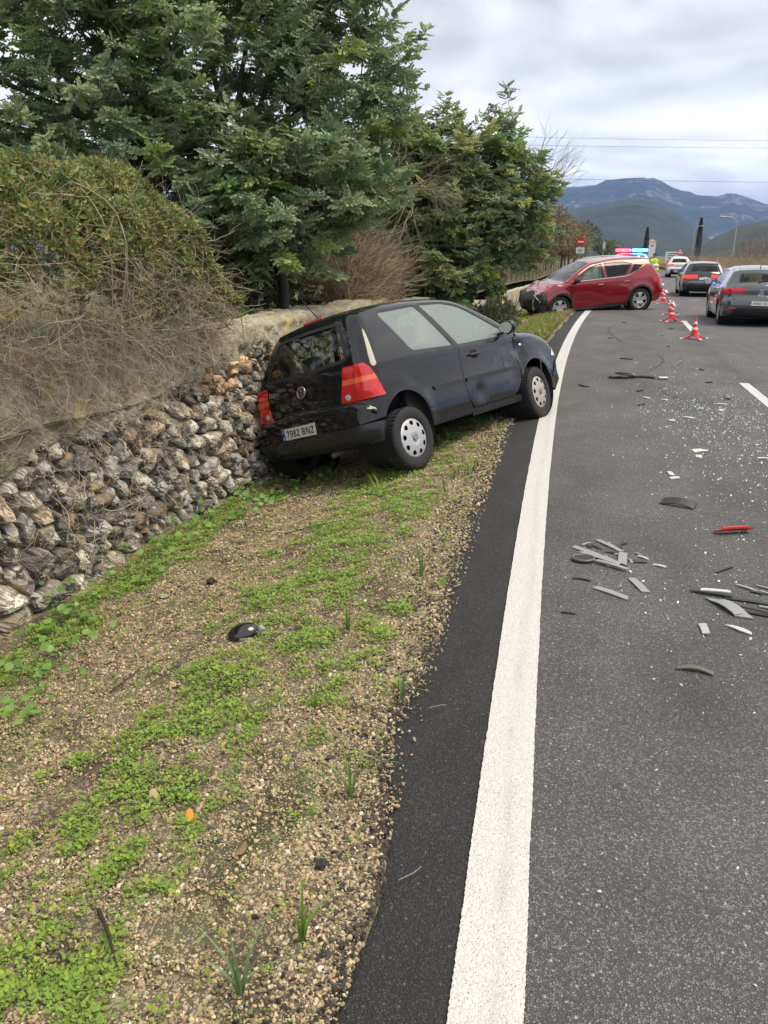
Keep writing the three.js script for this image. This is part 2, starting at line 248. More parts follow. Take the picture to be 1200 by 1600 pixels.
const stonesTop = d => lerp(lerp(.46, .62, smooth(3, 5, d)), .80, smooth(5.6, 6.6, d)) + .08 * n2(d * 1.6, 31) + .05 * n2(d * 5, 8);
const WALL_END = 12.5;
{
  const wall = thing('stone_wall', 'lichen-covered dry stone wall with mortar cap beside the black hatchback', 'wall', null, wallPt(3, 0, 0));
  const off = wall.position.clone().negate();
  const core = ribbon(span(-2.5, WALL_END, 330), span(0, 1, 56), (d, t) => {
    const yb = wallBase(d) - .15, top = WTOP(d); let y, out;
    if (t < .72) { y = lerp(yb, top - .09, t / .72); const k = smooth(stonesTop(d) - .05, stonesTop(d) + .03, y + .05 * n2(d * 9, y * 9)); out = lerp(-.05, .035, k) + .03 * n2(d * 2.5, y * 3) + .02 * n2(d * 7, y * 8) + .010 * n2(d * 19, y * 21); }
    else { const q = (t - .72) / .28; const a = Math.min(1, q / .35) * Math.PI / 2; out = .035 - .09 * (1 - Math.cos(a)) - .34 * clamp((q - .35) / .65) + .02 * n2(d * 2.5, q * 2); y = top - .09 + .09 * Math.sin(a) + .012 * n2(d * 6, q * 5 + 3); }
    return { p: wallPt(d, y, out), uv: [d, t * 1.9], c: [1, 1, 1] };
  });
  mesh('mortar_core', core.translate(off.x, off.y, off.z), mMortar, wall);
  // stones: clipped cells of scattered seeds on the face, each a proud rounded block
  const r = rngOf(5), seeds = [];
  for (let y = -.5; y < 1.0;) { const hgt = .088 + .065 * r(); for (let d = 2.2; d < 9.6;) { const near = smooth(7, 3.5, d); const w = (.09 + .125 * r()) * lerp(.95, 1.12, near); seeds.push([d + w / 2, y + hgt / 2 + (r() - .5) * .085, r()]); d += w; } y += hgt; }
  for (let i = seeds.length - 1; i >= 0; i--) if (r() < .16) seeds.splice(i, 1);
  const inFace = seeds.filter(([d, y]) => y > wallBase(d) - .02 && y < stonesTop(d) + .03);
  const clipHalf = (poly, mx, my, nx, ny) => { const o = []; for (let i = 0; i < poly.length; i++) { const a = poly[i], b = poly[(i + 1) % poly.length], da = (a[0] - mx) * nx + (a[1] - my) * ny, db = (b[0] - mx) * nx + (b[1] - my) * ny; if (da <= 0) o.push(a); if ((da < 0 && db > 0) || (da > 0 && db < 0)) { const t = da / (da - db); o.push([lerp(a[0], b[0], t), lerp(a[1], b[1], t)]); } } return o; };
  const built = [];
  for (const s of inFace) {
    let poly = [[s[0] - .2, s[1] - .16], [s[0] + .2, s[1] - .16], [s[0] + .2, s[1] + .16], [s[0] - .2, s[1] + .16]];
    for (const o of seeds) { if (o === s) continue; const dx = o[0] - s[0], dy = o[1] - s[1], l = Math.hypot(dx, dy); if (l > .55) continue; poly = clipHalf(poly, (s[0] + o[0]) / 2, (s[1] + o[1]) / 2, dx / l, dy / l); }
    if (poly.length < 3) continue;
    let cx = 0, cy = 0, area = 0; for (let i = 0; i < poly.length; i++) { const a = poly[i], b = poly[(i + 1) % poly.length], k = a[0] * b[1] - b[0] * a[1]; area += k; cx += (a[0] + b[0]) * k; cy += (a[1] + b[1]) * k; } cx /= 3 * area; cy /= 3 * area; area = Math.abs(area / 2);
    const n = 13, ring = []; // outline by angle, corners eased
    for (let k = 0; k < n; k++) { const q = k / n * 2 * Math.PI, ux = Math.cos(q), uy = Math.sin(q); let best = 9; for (let i = 0; i < poly.length; i++) { const a = poly[i], b = poly[(i + 1) % poly.length], ex = b[0] - a[0], ey = b[1] - a[1], det = ux * ey - uy * ex; if (Math.abs(det) < 1e-9) continue; const t = ((a[0] - cx) * ey - (a[1] - cy) * ex) / det; if (t > 0 && t < best) best = t; } ring.push(best); }
    const sm = ring.map((v, k) => Math.min(v, .14 * ring[(k + n - 1) % n] + .72 * v + .14 * ring[(k + 1) % n]));
    const hgt = .042 + .04 * s[2] + .25 * (Math.sqrt(area) - .12), P = [], U = [], I = []; const prof = [[.98, -.07], [1.0, .0], [.97, .5 * hgt], [.82, .88 * hgt], [.42, 1.0 * hgt], [0, .98 * hgt]];
    const tx = (s[2] - .5) * .8, ty = (((s[2] * 7.3) % 1) - .5) * .8, uo = s[2] * 5.1;
    prof.forEach(([k, z], ri) => { const cnt = ri === prof.length - 1 ? 1 : n; for (let m = 0; m < cnt; m++) { const q = m / n * 2 * Math.PI, rad = (sm[m] - .006) * k; const lx = Math.cos(q) * rad, ly = Math.sin(q) * rad; const nn = .5 + .5 * n3(lx * 11 + uo * 9, ly * 11, uo); let zz = z + (ri > 1 ? lx * tx + ly * ty + .055 * (nn - .5) : 0); const p = wallPt(cx + lx, cy + ly, zz - .035); P.push(p.x, p.y, p.z); U.push(lx + uo + z * .25, ly + uo * 1.7 + z * .35); } });
    for (let ri = 0; ri < prof.length - 1; ri++) for (let m = 0; m < n; m++) { const a = ri * n + m, b = ri * n + (m + 1) % n; if (ri === prof.length - 2) I.push(a, b, (ri + 1) * n); else I.push(a, b, b + n, a, b + n, a + n); }
    let g = geoFrom(P, I, U); g.translate(off.x, off.y, off.z); g = toCreasedNormals(g, .55);
    const orange = cy > .5 && cx > 6.1 && cx < 9.2 && s[2] > .68; built.push({ g, cx, cy, area, m: orange ? mOrangeStone : mStones[Math.floor(((s[2] * 13.7) % 1) * mStones.length)], key: area / (cx * cx) });
  }
  built.sort((a, b) => b.key - a.key);
  built.slice(0, 300).forEach(b => mesh('stone', b.g, b.m, wall));
  if (built.length > 300) mesh('small_stones', merge(built.slice(300).map(b => b.g)), mStones[2], wall, 'stuff');
}
// ---------------------------------------------------------------- car toolkit: panels cut from one body surface
// car axes: x forward, y up, z to the car's right; the outline runs from under the nose over the roof to under the tail
function clipCell(poly, x0, y0, x1, y1) {
  const cut = (P, ax, v, sg) => { const o = []; const n = P.length; for (let i = 0; i < n; i++) { const a = P[i], b = P[(i + 1) % n], da = (a[ax] - v) * sg, db = (b[ax] - v) * sg; if (da >= 0) o.push(a); if ((da > 0 && db < 0) || (da < 0 && db > 0)) { const t = da / (da - db); const q = [lerp(a[0], b[0], t), lerp(a[1], b[1], t)]; q[ax] = v; o.push(q); } } return o; };
  let P = cut(poly, 0, x0, 1); if (P.length < 3) return P; P = cut(P, 0, x1, -1); if (P.length < 3) return P; P = cut(P, 1, y0, 1); if (P.length < 3) return P; return cut(P, 1, y1, -1);
}
function polyArea(P) { let s = 0; for (let i = 0; i < P.length; i++) { const a = P[i], b = P[(i + 1) % P.length]; s += a[0] * b[1] - b[0] * a[1]; } return s / 2; }
function panel(poly, map, cell = .05, off = 0) {
  if (polyArea(poly) < 0) poly = poly.slice().reverse();
  let x0 = 1e9, y0 = 1e9, x1 = -1e9, y1 = -1e9; for (const p of poly) { x0 = Math.min(x0, p[0]); x1 = Math.max(x1, p[0]); y0 = Math.min(y0, p[1]); y1 = Math.max(y1, p[1]); }
  const nx = Math.max(1, Math.ceil((x1 - x0) / cell)), ny = Math.max(1, Math.ceil((y1 - y0) / cell)), sx = (x1 - x0) / nx, sy = (y1 - y0) / ny;
  const P = [], N = [], U = [], I = [], seen = new Map(), a = V(0, 0, 0), b = V(0, 0, 0), e = .002;
  const add = (u, v) => { const k = Math.round(u * 1e5) + '_' + Math.round(v * 1e5); let i = seen.get(k); if (i !== undefined) return i;
    const p = map(u, v), pu = map(u + e, v), pv = map(u, v + e); a.subVectors(pu, p); b.subVectors(pv, p); const n = V(0, 0, 0).crossVectors(a, b).normalize(); if (p.flip) n.negate(); if (p.nrm && off) n.set(...p.nrm);
    i = P.length / 3; P.push(p.x + n.x * off, p.y + n.y * off, p.z + n.z * off); N.push(n.x, n.y, n.z); U.push(u, v); seen.set(k, i); return i; };
  const slabs = []; for (let i = 0; i < nx; i++) { const xa = x0 + i * sx, xb = i === nx - 1 ? x1 : xa + sx; let col = clipCell(poly, xa, -1e6, xb, 1e6); if (col.length < 3) continue;
    for (let j = 0; j < ny; j++) { const ya = y0 + j * sy, yb = j === ny - 1 ? y1 : ya + sy; let c = clipCell(col, xa, ya, xb, yb); if (c.length < 3) continue;
      const d = c.filter((p, k) => { const q = c[(k + c.length - 1) % c.length]; return Math.hypot(p[0] - q[0], p[1] - q[1]) > 1e-6; }); if (d.length < 3 || Math.abs(polyArea(d)) < 1e-9) continue;
      const tri = THREE.ShapeUtils.triangulateShape(d.map(p => new THREE.Vector2(p[0], p[1])), []); const id = d.map(p => add(p[0], p[1]));
      for (const t of tri) I.push(id[t[0]], id[t[1]], id[t[2]]); } }
  let T = I; // split edges where the surface leaves the flat triangle
  for (let it = 0; it < 4; it++) { const split = new Map(); let any = false; const mid = (i, j) => { const k = i < j ? i * 1e6 + j : j * 1e6 + i; let m = split.get(k); if (m !== undefined) return m; const du = U[i * 2] - U[j * 2], dv = U[i * 2 + 1] - U[j * 2 + 1]; if (du * du + dv * dv < 1.6e-5) { split.set(k, -1); return -1; }
      const mu = (U[i * 2] + U[j * 2]) / 2, mv = (U[i * 2 + 1] + U[j * 2 + 1]) / 2, p = map(mu, mv); const ex = (P[i * 3] + P[j * 3]) / 2 - p.x, ey = (P[i * 3 + 1] + P[j * 3 + 1]) / 2 - p.y, ez = (P[i * 3 + 2] + P[j * 3 + 2]) / 2 - p.z; const lim = .0014 + Math.abs(off); m = ex * ex + ey * ey + ez * ez > lim * lim ? add(mu, mv) : -1; split.set(k, m); if (m >= 0) any = true; return m; };
    const O = []; for (let k = 0; k < T.length; k += 3) { const [i, j, l] = [T[k], T[k + 1], T[k + 2]], m = mid(i, j), n = mid(j, l), o = mid(l, i), c = (m >= 0) + (n >= 0) + (o >= 0);
      if (!c) O.push(i, j, l); else if (c === 3) O.push(i, m, o, m, j, n, o, n, l, m, n, o); else if (c === 1) { if (m >= 0) O.push(i, m, l, m, j, l); else if (n >= 0) O.push(i, j, n, i, n, l); else O.push(i, j, o, j, l, o); }
      else if (m < 0) O.push(i, j, n, i, n, o, o, n, l); else if (n < 0) O.push(i, m, o, m, j, l, m, l, o); else O.push(i, m, l, m, j, n, m, n, l); }
    T = O; if (!any) break; }
  I.length = 0; for (const t of T) I.push(t);
  const g = new THREE.BufferGeometry(); g.setAttribute('position', new THREE.Float32BufferAttribute(P, 3)); g.setAttribute('normal', new THREE.Float32BufferAttribute(N, 3)); g.setAttribute('uv', new THREE.Float32BufferAttribute(U, 2));
  if (map.flip) for (let k = 0; k < I.length; k += 3) { const q = I[k]; I[k] = I[k + 1]; I[k + 1] = q; }
  g.setIndex(I); return g;
}
// round the corners of a polygon; a point is [x, y, r]
function rounded(pts, r0 = .03, seg = 5) { const o = [], n = pts.length; for (let i = 0; i < n; i++) { const p = pts[i], a = pts[(i + n - 1) % n], b = pts[(i + 1) % n], r = p[2] ?? r0; const la = Math.hypot(a[0] - p[0], a[1] - p[1]), lb = Math.hypot(b[0] - p[0], b[1] - p[1]); if (r <= 0) { o.push([p[0], p[1]]); continue; }
  const k1 = Math.min(r / la, .48), k2 = Math.min(r / lb, .48), s = [lerp(p[0], a[0], k1), lerp(p[1], a[1], k1)], e = [lerp(p[0], b[0], k2), lerp(p[1], b[1], k2)];
  for (let k = 0; k <= seg; k++) { const t = k / seg, q = 1 - t; o.push([q * q * s[0] + 2 * q * t * p[0] + t * t * e[0], q * q * s[1] + 2 * q * t * p[1] + t * t * e[1]]); } } return o; }
function inset(P, d) { const n = P.length, sg = polyArea(P) > 0 ? 1 : -1; return P.map((p, i) => { const a = P[(i + n - 1) % n], b = P[(i + 1) % n]; let e1 = [p[0] - a[0], p[1] - a[1]], e2 = [b[0] - p[0], b[1] - p[1]]; const l1 = Math.hypot(...e1) || 1, l2 = Math.hypot(...e2) || 1; const nx = -e1[1] / l1 - e2[1] / l2, ny = e1[0] / l1 + e2[0] / l2, l = Math.hypot(nx, ny) || 1, c = Math.max(.4, l / 2); return [p[0] + sg * nx / l * d / c, p[1] + sg * ny / l * d / c]; }); }
function keyhole(outer, holes) { // join holes to the outer ring by slits
  let P = outer.slice(); if (polyArea(P) < 0) P.reverse();
  for (let h of holes) { h = h.slice(); if (polyArea(h) > 0) h.reverse(); let best = 1e9, bi = 0, bj = 0; P.forEach((p, i) => h.forEach((q, j) => { const d = Math.hypot(p[0] - q[0], p[1] - q[1]); if (d < best) { best = d; bi = i; bj = j; } }));
    const H = [...h.slice(bj), ...h.slice(0, bj), h[bj]]; P = [...P.slice(0, bi + 1), ...H, ...P.slice(bi)]; }
  return P;
}
const arcPts = (cx, cy, r, a0, a1, n = 14) => Array.from({ length: n + 1 }, (_, i) => { const q = lerp(a0, a1, i / n) * Math.PI / 180; return [cx + r * Math.cos(q), cy + r * Math.sin(q)]; });

function bodySurface(spec) { // spec.out: [x, y, rp, rz, crown]; spec.W(x, y); spec.deform(v)
  const K = spec.out, pts = [], S = []; // Catmull-Rom through the keys; sk[i] = arc length at key i
  const get = (i, c) => K[clamp(i, 0, K.length - 1)][c]; const sk = [0]; let s = 0, last = null;
  for (let i = 0; i + 1 < K.length; i++) for (let k = i ? 1 : 0; k <= 10; k++) { const t = k / 10, o = []; for (let c = 0; c < 5; c++) { const p0 = get(i - 1, c), p1 = get(i, c), p2 = get(i + 1, c), p3 = get(i + 2, c); const lim = c < 2 ? 1 : 0; o.push(lim ? .5 * ((2 * p1) + (-p0 + p2) * t + (2 * p0 - 5 * p1 + 4 * p2 - p3) * t * t + (-p0 + 3 * p1 - 3 * p2 + p3) * t * t * t) : lerp(p1, p2, t)); }
    if (last) s += Math.hypot(o[0] - last[0], o[1] - last[1]); last = o; pts.push(o); S.push(s); if (k === 10) sk.push(s); }
  const n = pts.length; const nrm = pts.map((p, i) => { const a = pts[Math.max(0, i - 1)], b = pts[Math.min(n - 1, i + 1)], l = Math.hypot(b[0] - a[0], b[1] - a[1]); return [(b[1] - a[1]) / l, -(b[0] - a[0]) / l]; });
  const at = q => { q = clamp(q, 0, s); let lo = 0, hi = n - 1; while (hi - lo > 1) { const m = (lo + hi) >> 1; if (S[m] <= q) lo = m; else hi = m; } const t = (q - S[lo]) / (S[hi] - S[lo] || 1); const o = []; for (let c = 0; c < 5; c++) o.push(lerp(pts[lo][c], pts[hi][c], t)); let nx = lerp(nrm[lo][0], nrm[hi][0], t), ny = lerp(nrm[lo][1], nrm[hi][1], t); const l = Math.hypot(nx, ny); o.push(nx / l, ny / l); return o; };
  const near = (x, y) => { let bd = 1e9, bi = 0, bt = 0; for (let i = 0; i + 1 < n; i++) { const a = pts[i], b = pts[i + 1], ex = b[0] - a[0], ey = b[1] - a[1]; const t = clamp(((x - a[0]) * ex + (y - a[1]) * ey) / (ex * ex + ey * ey + 1e-12)); const dx = x - a[0] - ex * t, dy = y - a[1] - ey * t, d = dx * dx + dy * dy; if (d < bd) { bd = d; bi = i; bt = t; } } const a = pts[bi], b = pts[bi + 1]; const out = (x - a[0]) * nrm[bi][0] + (y - a[1]) * nrm[bi][1] > 0; return [out ? -Math.sqrt(bd) : Math.sqrt(bd), lerp(a[2], b[2], bt), lerp(a[3], b[3], bt), ...nrm[bt > .5 ? bi + 1 : bi]]; };
  const def = spec.deform || (v => v);
  const zs = (x, y) => { const [d, rp, rz] = near(x, y); if (d < 1e-7) return spec.W(x, y) - rz + Math.min(0, d) * 12; const k = clamp(1 - d / rp); return spec.W(x, y) - rz * (1 - Math.sqrt(Math.max(0, 1 - k * k))); };
  const side = sg => { const g = (x, y) => { const p = def(V(x, y, sg * zs(x, y))); p.flip = sg < 0; const e = near(x, y); if (Math.abs(e[0]) < 2e-4) p.nrm = [e[3], e[4], 0]; return p; }; g.flip = sg < 0; return g; };
  const zm = q => { const o = at(q); return Math.max(.05, spec.W(o[0], o[1]) - o[3]); };
  const band = (q, t) => { const o = at(q), m = Math.max(.05, spec.W(o[0], o[1]) - o[3]), k = o[4] * (1 - Math.min(1, (t / m) ** 2)); return def(V(o[0] + o[5] * k, o[1] + o[6] * k, t)); };
  const bandN = (q, t) => { const p = band(q, t), a = band(q + .004, t).sub(p), b = band(q, t + .004).sub(p); return V(0, 0, 0).crossVectors(a, b).normalize(); };
  { const nn = bandN(s / 2, 0), o = at(s / 2); if (nn.x * o[5] + nn.y * o[6] < 0) { band.flip = true; } }
  const bandF = (q, t) => { const p = band(q, t); p.flip = !!band.flip; const o = at(q), m = Math.max(.05, spec.W(o[0], o[1]) - o[3]); if (Math.abs(t) > m - 3e-4) p.nrm = [o[5], o[6], 0]; return p; }; bandF.flip = !!band.flip;
  const outl = (q0, q1, m = 24) => Array.from({ length: m + 1 }, (_, i) => { const o = at(lerp(q0, q1, i / m)); return [o[0], o[1]]; });
  // polygon on the band between arc lengths, from the left edge to the right edge (or inside limits)
  const strip = (q0, q1, w = 9, m = 16, pinch = 0) => { const L = [], R = []; for (let i = 0; i <= m; i++) { const q = lerp(q0, q1, i / m), z = Math.min(zm(q) - pinch, w); L.push([q, -z]); R.push([q, z]); } return [...R, ...L.reverse()]; };
  const put = (o, q, t, off = .003) => { const p = band(q, t), nn = bandN(q, t); if (band.flip) nn.negate(); const u = band(q - .01, t).sub(p).normalize(); const r = V(0, 0, 0).crossVectors(u, nn); o.matrix.makeBasis(r, u, nn); o.quaternion.setFromRotationMatrix(o.matrix); o.position.copy(p).addScaledVector(nn, off); return o; }; // local x across, y up the outline, z outwards
  const sOfY = (y, from, to) => { let b = from, bd = 9; for (let i = 0; i <= 400; i++) { const q = lerp(from, to, i / 400), d = Math.abs(at(q)[1] - y); if (d < bd) { bd = d; b = q; } } return b; };
  const sOfX = (x, from, to) => { let b = from, bd = 9; for (let i = 0; i <= 400; i++) { const q = lerp(from, to, i / 400), d = Math.abs(at(q)[0] - x); if (d < bd) { bd = d; b = q; } } return b; };
  return { at, sk, total: s, side, band: bandF, zm, strip, outl, put, zs, sOfY, sOfX, def };
}

const mTyre = std(.022, .022, .023, { roughness: .9 });
const mBlackTrim = std(.018, .018, .019, { roughness: .6 });
const mUnder = std(.012, .012, .012, { roughness: .95 });
const mGlass = phy(.52, .60, .57, { roughness: .02, transmission: 1, thickness: 0, ior: 1.5 });
const mDarkGlass = phy(.10, .12, .12, { roughness: .03, transmission: 1, thickness: 0, ior: 1.52 });
const mChrome = std(.62, .63, .64, { metalness: 1, roughness: .18 });
const mSilver = std(.50, .51, .52, { metalness: .55, roughness: .42 });
const mPlateWhite = std(.72, .72, .66, { roughness: .5 });
const mRedLens = phy(.62, .012, .014, { roughness: .12, clearcoat: 1, clearcoatRoughness: .05 });
const mOrangeLens = phy(.80, .13, .05, { roughness: .14, clearcoat: 1 });
const mClearLens = phy(.7, .72, .74, { roughness: .1, clearcoat: 1, metalness: .3 });
const mSeat = std(.035, .037, .042, { roughness: .95 });
const dirtRough = (() => { const f = pfbm(6, 5, 81), q = pfbm(40, 3, 83); return dataTex(512, 512, (i, j) => { const a = f(i / 512, j / 512), b = q(i / 512, j / 512), t = clamp(.20 + .5 * a * a + .3 * (b - .3)); return [t, t, t]; }, false); })();

function plateMesh(text, w, h, parent, blue = true) {
  const c = document.createElement('canvas'); c.width = 1024; c.height = Math.round(1024 * h / w); const x = c.getContext('2d');
  x.fillStyle = '#dcdcd0'; x.fillRect(0, 0, c.width, c.height); x.strokeStyle = '#222'; x.lineWidth = 8; x.strokeRect(6, 6, c.width - 12, c.height - 12);
  if (blue) { x.fillStyle = '#1c3f9e'; x.fillRect(8, 8, 96, c.height - 16); x.fillStyle = '#f4e65a'; for (let k = 0; k < 12; k++) { const a = k / 12 * 6.283; x.beginPath(); x.arc(56 + 26 * Math.cos(a), 62 + 26 * Math.sin(a), 5, 0, 7); x.fill(); } x.fillStyle = '#fff'; x.font = 'bold 64px sans-serif'; x.textAlign = 'center'; x.fillText('E', 56, c.height - 26); }
  x.fillStyle = '#14161a'; x.textAlign = 'center'; x.textBaseline = 'middle'; x.save(); x.translate((c.width + 100) / 2, c.height / 2 + 4); x.font = 'bold 190px sans-serif'; const m = x.measureText(text).width; x.scale((c.width - 190) / m, c.height / 235); x.fillText(text, 0, 0); x.restore();
  const t = new THREE.CanvasTexture(c); t.colorSpace = THREE.SRGBColorSpace; t.magFilter = THREE.LinearFilter;
  const g = rbox(w, h, .006, .0028); const uv = g.attributes.uv, p = g.attributes.position; for (let i = 0; i < p.count; i++) uv.setXY(i, p.getX(i) / w + .5, p.getY(i) / h + .5);
  return mesh('number_plate', g, new THREE.MeshStandardMaterial({ map: t, roughness: .45 }), parent);
}
function lettering(name, text, h, parent, mat, depth = .004) { // raised letters drawn as strokes on a grid
  const F = { L: [[0, 1, 0, 0], [0, 0, .6, 0]], u: [[0, .7, 0, .15], [0, .15, .15, 0], [.15, 0, .45, 0], [.45, 0, .55, .15], [.55, .7, .55, 0]], p: [[0, .7, 0, -.3], [0, .7, .5, .65], [.5, .65, .5, .1], [.5, .1, 0, 0]], o: [[0, .6, 0, .1], [0, .1, .15, 0], [.15, 0, .45, 0], [.45, 0, .58, .1], [.58, .1, .58, .6], [.58, .6, .45, .7], [.45, .7, .15, .7], [.15, .7, 0, .6]], I: [[0, 1, 0, 0]], B: [[0, 1, 0, 0], [0, 1, .5, .9], [.5, .9, .5, .6], [.5, .6, 0, .5], [0, .5, .58, .4], [.58, .4, .55, .1], [.55, .1, 0, 0]], Z: [[0, 1, .6, 1], [.6, 1, 0, 0], [0, 0, .6, 0]], A: [[0, 0, .3, 1], [.3, 1, .6, 0], [.12, .4, .48, .4]] };
  const L = []; let x = 0; for (const ch of text) { for (const [a, b, c, d] of F[ch] || []) { const dx = (c - a) * h, dy = (d - b) * h, l = Math.hypot(dx, dy); L.push(new THREE.BoxGeometry(l + h * .14, h * .16, depth).rotateZ(Math.atan2(dy, dx)).translate(x + (a + c) / 2 * h, (b + d) / 2 * h, 0)); } x += h * (ch === 'I' ? .4 : .92); }
  const g = merge(L); g.translate(-x / 2, -h * .4, 0); return mesh(name, g, mat, parent);
}
function roundel(r, parent, mat, back) { // ring with a V above a W
  const L = [new THREE.TorusGeometry(r * .92, r * .09, 6, 36)]; const bar = (a, b, c, d) => { const dx = (c - a) * r, dy = (d - b) * r, l = Math.hypot(dx, dy); L.push(new THREE.BoxGeometry(l, r * .15, r * .12).rotateZ(Math.atan2(dy, dx)).translate((a + c) / 2 * r, (b + d) / 2 * r, 0)); };
  bar(-.36, .82, 0, .12); bar(.36, .82, 0, .12); bar(-.82, .40, -.34, -.80); bar(-.34, -.80, 0, -.02); bar(0, -.02, .34, -.80); bar(.34, -.80, .82, .40);
  const m = mesh('badge', merge(L), mat, parent); mesh('badge_disc', new THREE.CylinderGeometry(r * .9, r * .9, r * .06, 32).rotateX(Math.PI / 2).translate(0, 0, -r * .06), back, m); return m;
}
// a wheel turning about z, its outer face towards +z
function makeWheel(parent, r, w, rimR, style, x, y, z, sg, steer = 0, mats = {}) {
  const g = new THREE.Group(); g.name = 'wheel'; parent.add(g); g.position.set(x, y, z); g.rotation.y = (sg < 0 ? Math.PI : 0) + steer;
  const h = w / 2, pr = [[rimR, -h * .82], [rimR + .012, -h * .98], [r * .82, -h * 1.04], [r * .93, -h * .98], [r * .985, -h * .8], [r, -h * .5], [r * 1.002, 0], [r, h * .5], [r * .985, h * .8], [r * .93, h * .98], [r * .82, h * 1.04], [rimR + .012, h * .98], [rimR, h * .82]];
  mesh('tyre', new THREE.LatheGeometry(pr.map(p => new THREE.Vector2(p[0], p[1])), 48).rotateX(Math.PI / 2), mTyre, g);
  const tread = []; for (let k = 0; k < 44; k++) { const a = k / 44 * 6.2832; for (const s of [-1, 1]) tread.push(box(.012, .008, w * .3, 0, r + .0005, s * w * .27).rotateZ(a + (s > 0 ? .07 : 0))); } mesh('tread', merge(tread), mTyre, g);
  const barrel = new THREE.LatheGeometry([[rimR - .01, -h * .8], [rimR - .015, h * .3], [rimR - .004, h * .78], [rimR + .006, h * .84]].map(p => new THREE.Vector2(p[0], p[1])), 40).rotateX(Math.PI / 2);
  if (style === 'cover') { // domed plastic cover with nine oval openings
    const R = rimR + .004, out = Array.from({ length: 48 }, (_, i) => { const a = i / 48 * 6.2832; return [R * Math.cos(a), R * Math.sin(a)]; }); const holes = []; for (let k = 0; k < 9; k++) { const a = (k + .25) / 9 * 6.2832, c = R * .74; holes.push(Array.from({ length: 12 }, (_, i) => { const q = i / 12 * 6.2832, lr = R * .115 * Math.cos(q), lt = R * .135 * Math.sin(q) * (1 + .25 * Math.cos(q)); return [(c + lr) * Math.cos(a) - lt * Math.sin(a), (c + lr) * Math.sin(a) + lt * Math.cos(a)]; })); }
    const dome = (px, py) => { const q = Math.hypot(px, py) / R; return V(px, py, h * .84 + .022 * (1 - q * q) - .012 * smooth(.93, 1, q) - .006 * smooth(.3, .24, q)); };
    const cover = mesh('wheel_cover', panel(keyhole(out, holes), dome, .022), mats.cover || mSilver, g); cover.userData.label = mats.label || 'silver plastic wheel cover with oval openings';
    const b = roundel(.030, cover, std(.18, .19, .2, { roughness: .4 }), mats.cover || mSilver); b.position.set(0, 0, h * .84 + .024);
    mesh('rim', merge([barrel, new THREE.CircleGeometry(rimR - .01, 36).translate(0, 0, h * .45)]), mUnder, g);
  } else { // alloy with five double spokes
    const L = [], n = style.n || 5; for (let k = 0; k < n; k++) for (const s of [-1, 1]) { const q = new THREE.BoxGeometry(rimR * .74, rimR * style.w, .03, 4, 1, 1); const p = q.attributes.position; for (let i = 0; i < p.count; i++) { const t = p.getX(i) / (rimR * .74) + .5; p.setXYZ(i, lerp(rimR * .2, rimR * .96, t), p.getY(i) * lerp(1.15, .95, t) + s * rimR * lerp(style.a, style.b, t), p.getZ(i) + h * .66 + .02 * Math.sin(t * 3)); } q.computeVertexNormals(); L.push(q.rotateZ(k / n * 6.2832 + Math.PI / 2)); }
    L.push(new THREE.CylinderGeometry(rimR * .25, rimR * .27, .035, 20).rotateX(Math.PI / 2).translate(0, 0, h * .68), new THREE.TorusGeometry(rimR * .96, .012, 8, 44).translate(0, 0, h * .78));
    mesh('rim', merge(L), mats.cover || mSilver, g); mesh('rim_barrel', barrel, mUnder, g); mesh('brake_disc', new THREE.CylinderGeometry(rimR * .72, rimR * .72, .02, 28).rotateX(Math.PI / 2).translate(0, 0, h * .2), std(.2, .19, .18, { metalness: .8, roughness: .5 }), g);
  }
  return g;
}
function wheelWell(r, x, y, z, w) { return new THREE.CylinderGeometry(r, r, w, 24, 1, true, -Math.PI / 2 - .5, Math.PI + 1.0).rotateX(Math.PI / 2).translate(x, y, z); }
function poseCar(g, x, y, d, yaw, pitch = 0, roll = 0) { // yaw from straight ahead towards the right
  const f = V(Math.sin(yaw), 0, -Math.cos(yaw)), r = V(Math.cos(yaw), 0, Math.sin(yaw)), u = V(0, 1, 0);
  const f2 = f.clone().multiplyScalar(Math.cos(pitch)).addScaledVector(u, Math.sin(pitch)), u2 = u.clone().multiplyScalar(Math.cos(pitch)).addScaledVector(f, -Math.sin(pitch));
  const r3 = r.clone().multiplyScalar(Math.cos(roll)).addScaledVector(u2, Math.sin(roll)), u3 = u2.clone().multiplyScalar(Math.cos(roll)).addScaledVector(r, -Math.sin(roll));
  g.matrix.makeBasis(f2, u3, r3); g.quaternion.setFromRotationMatrix(g.matrix); g.position.set(x, y, -d);
}
function interior(g, B, xs, seatY = .3, roofY = 1.1, w = .5) { // seats, dashboard, steering wheel
  const seat = (x, z) => merge([rbox(.5, .16, .46, .06, x, seatY + .1, z), rbox(.14, .6, .44, .06, 0, .3, 0).rotateZ(.2).translate(x - .25, seatY + .12, z), rbox(.1, .18, .25, .04, x - .42, seatY + .82, z)]);
  for (const x of xs.front) for (const z of [-.34, .34]) mesh('seat', seat(x, z), mSeat, g);
  mesh('rear_seat', merge([rbox(.45, .16, 1.1, .06, xs.rear, seatY + .12, 0), rbox(.14, .55, 1.1, .06, 0, .27, 0).rotateZ(.25).translate(xs.rear - .22, seatY + .15, 0), rbox(.09, .15, .22, .03, xs.rear - .36, seatY + .76, -.3), rbox(.09, .15, .22, .03, xs.rear - .36, seatY + .76, .3)]), mSeat, g);
  mesh('dashboard', rbox(.4, .24, w * 2.3, .09, xs.dash, seatY + .5, 0), mBlackTrim, g);
  mesh('steering_wheel', new THREE.TorusGeometry(.18, .015, 6, 24).rotateY(Math.PI / 2).rotateZ(.4).translate(xs.dash - .3, seatY + .5, -.34), mBlackTrim, g);
}
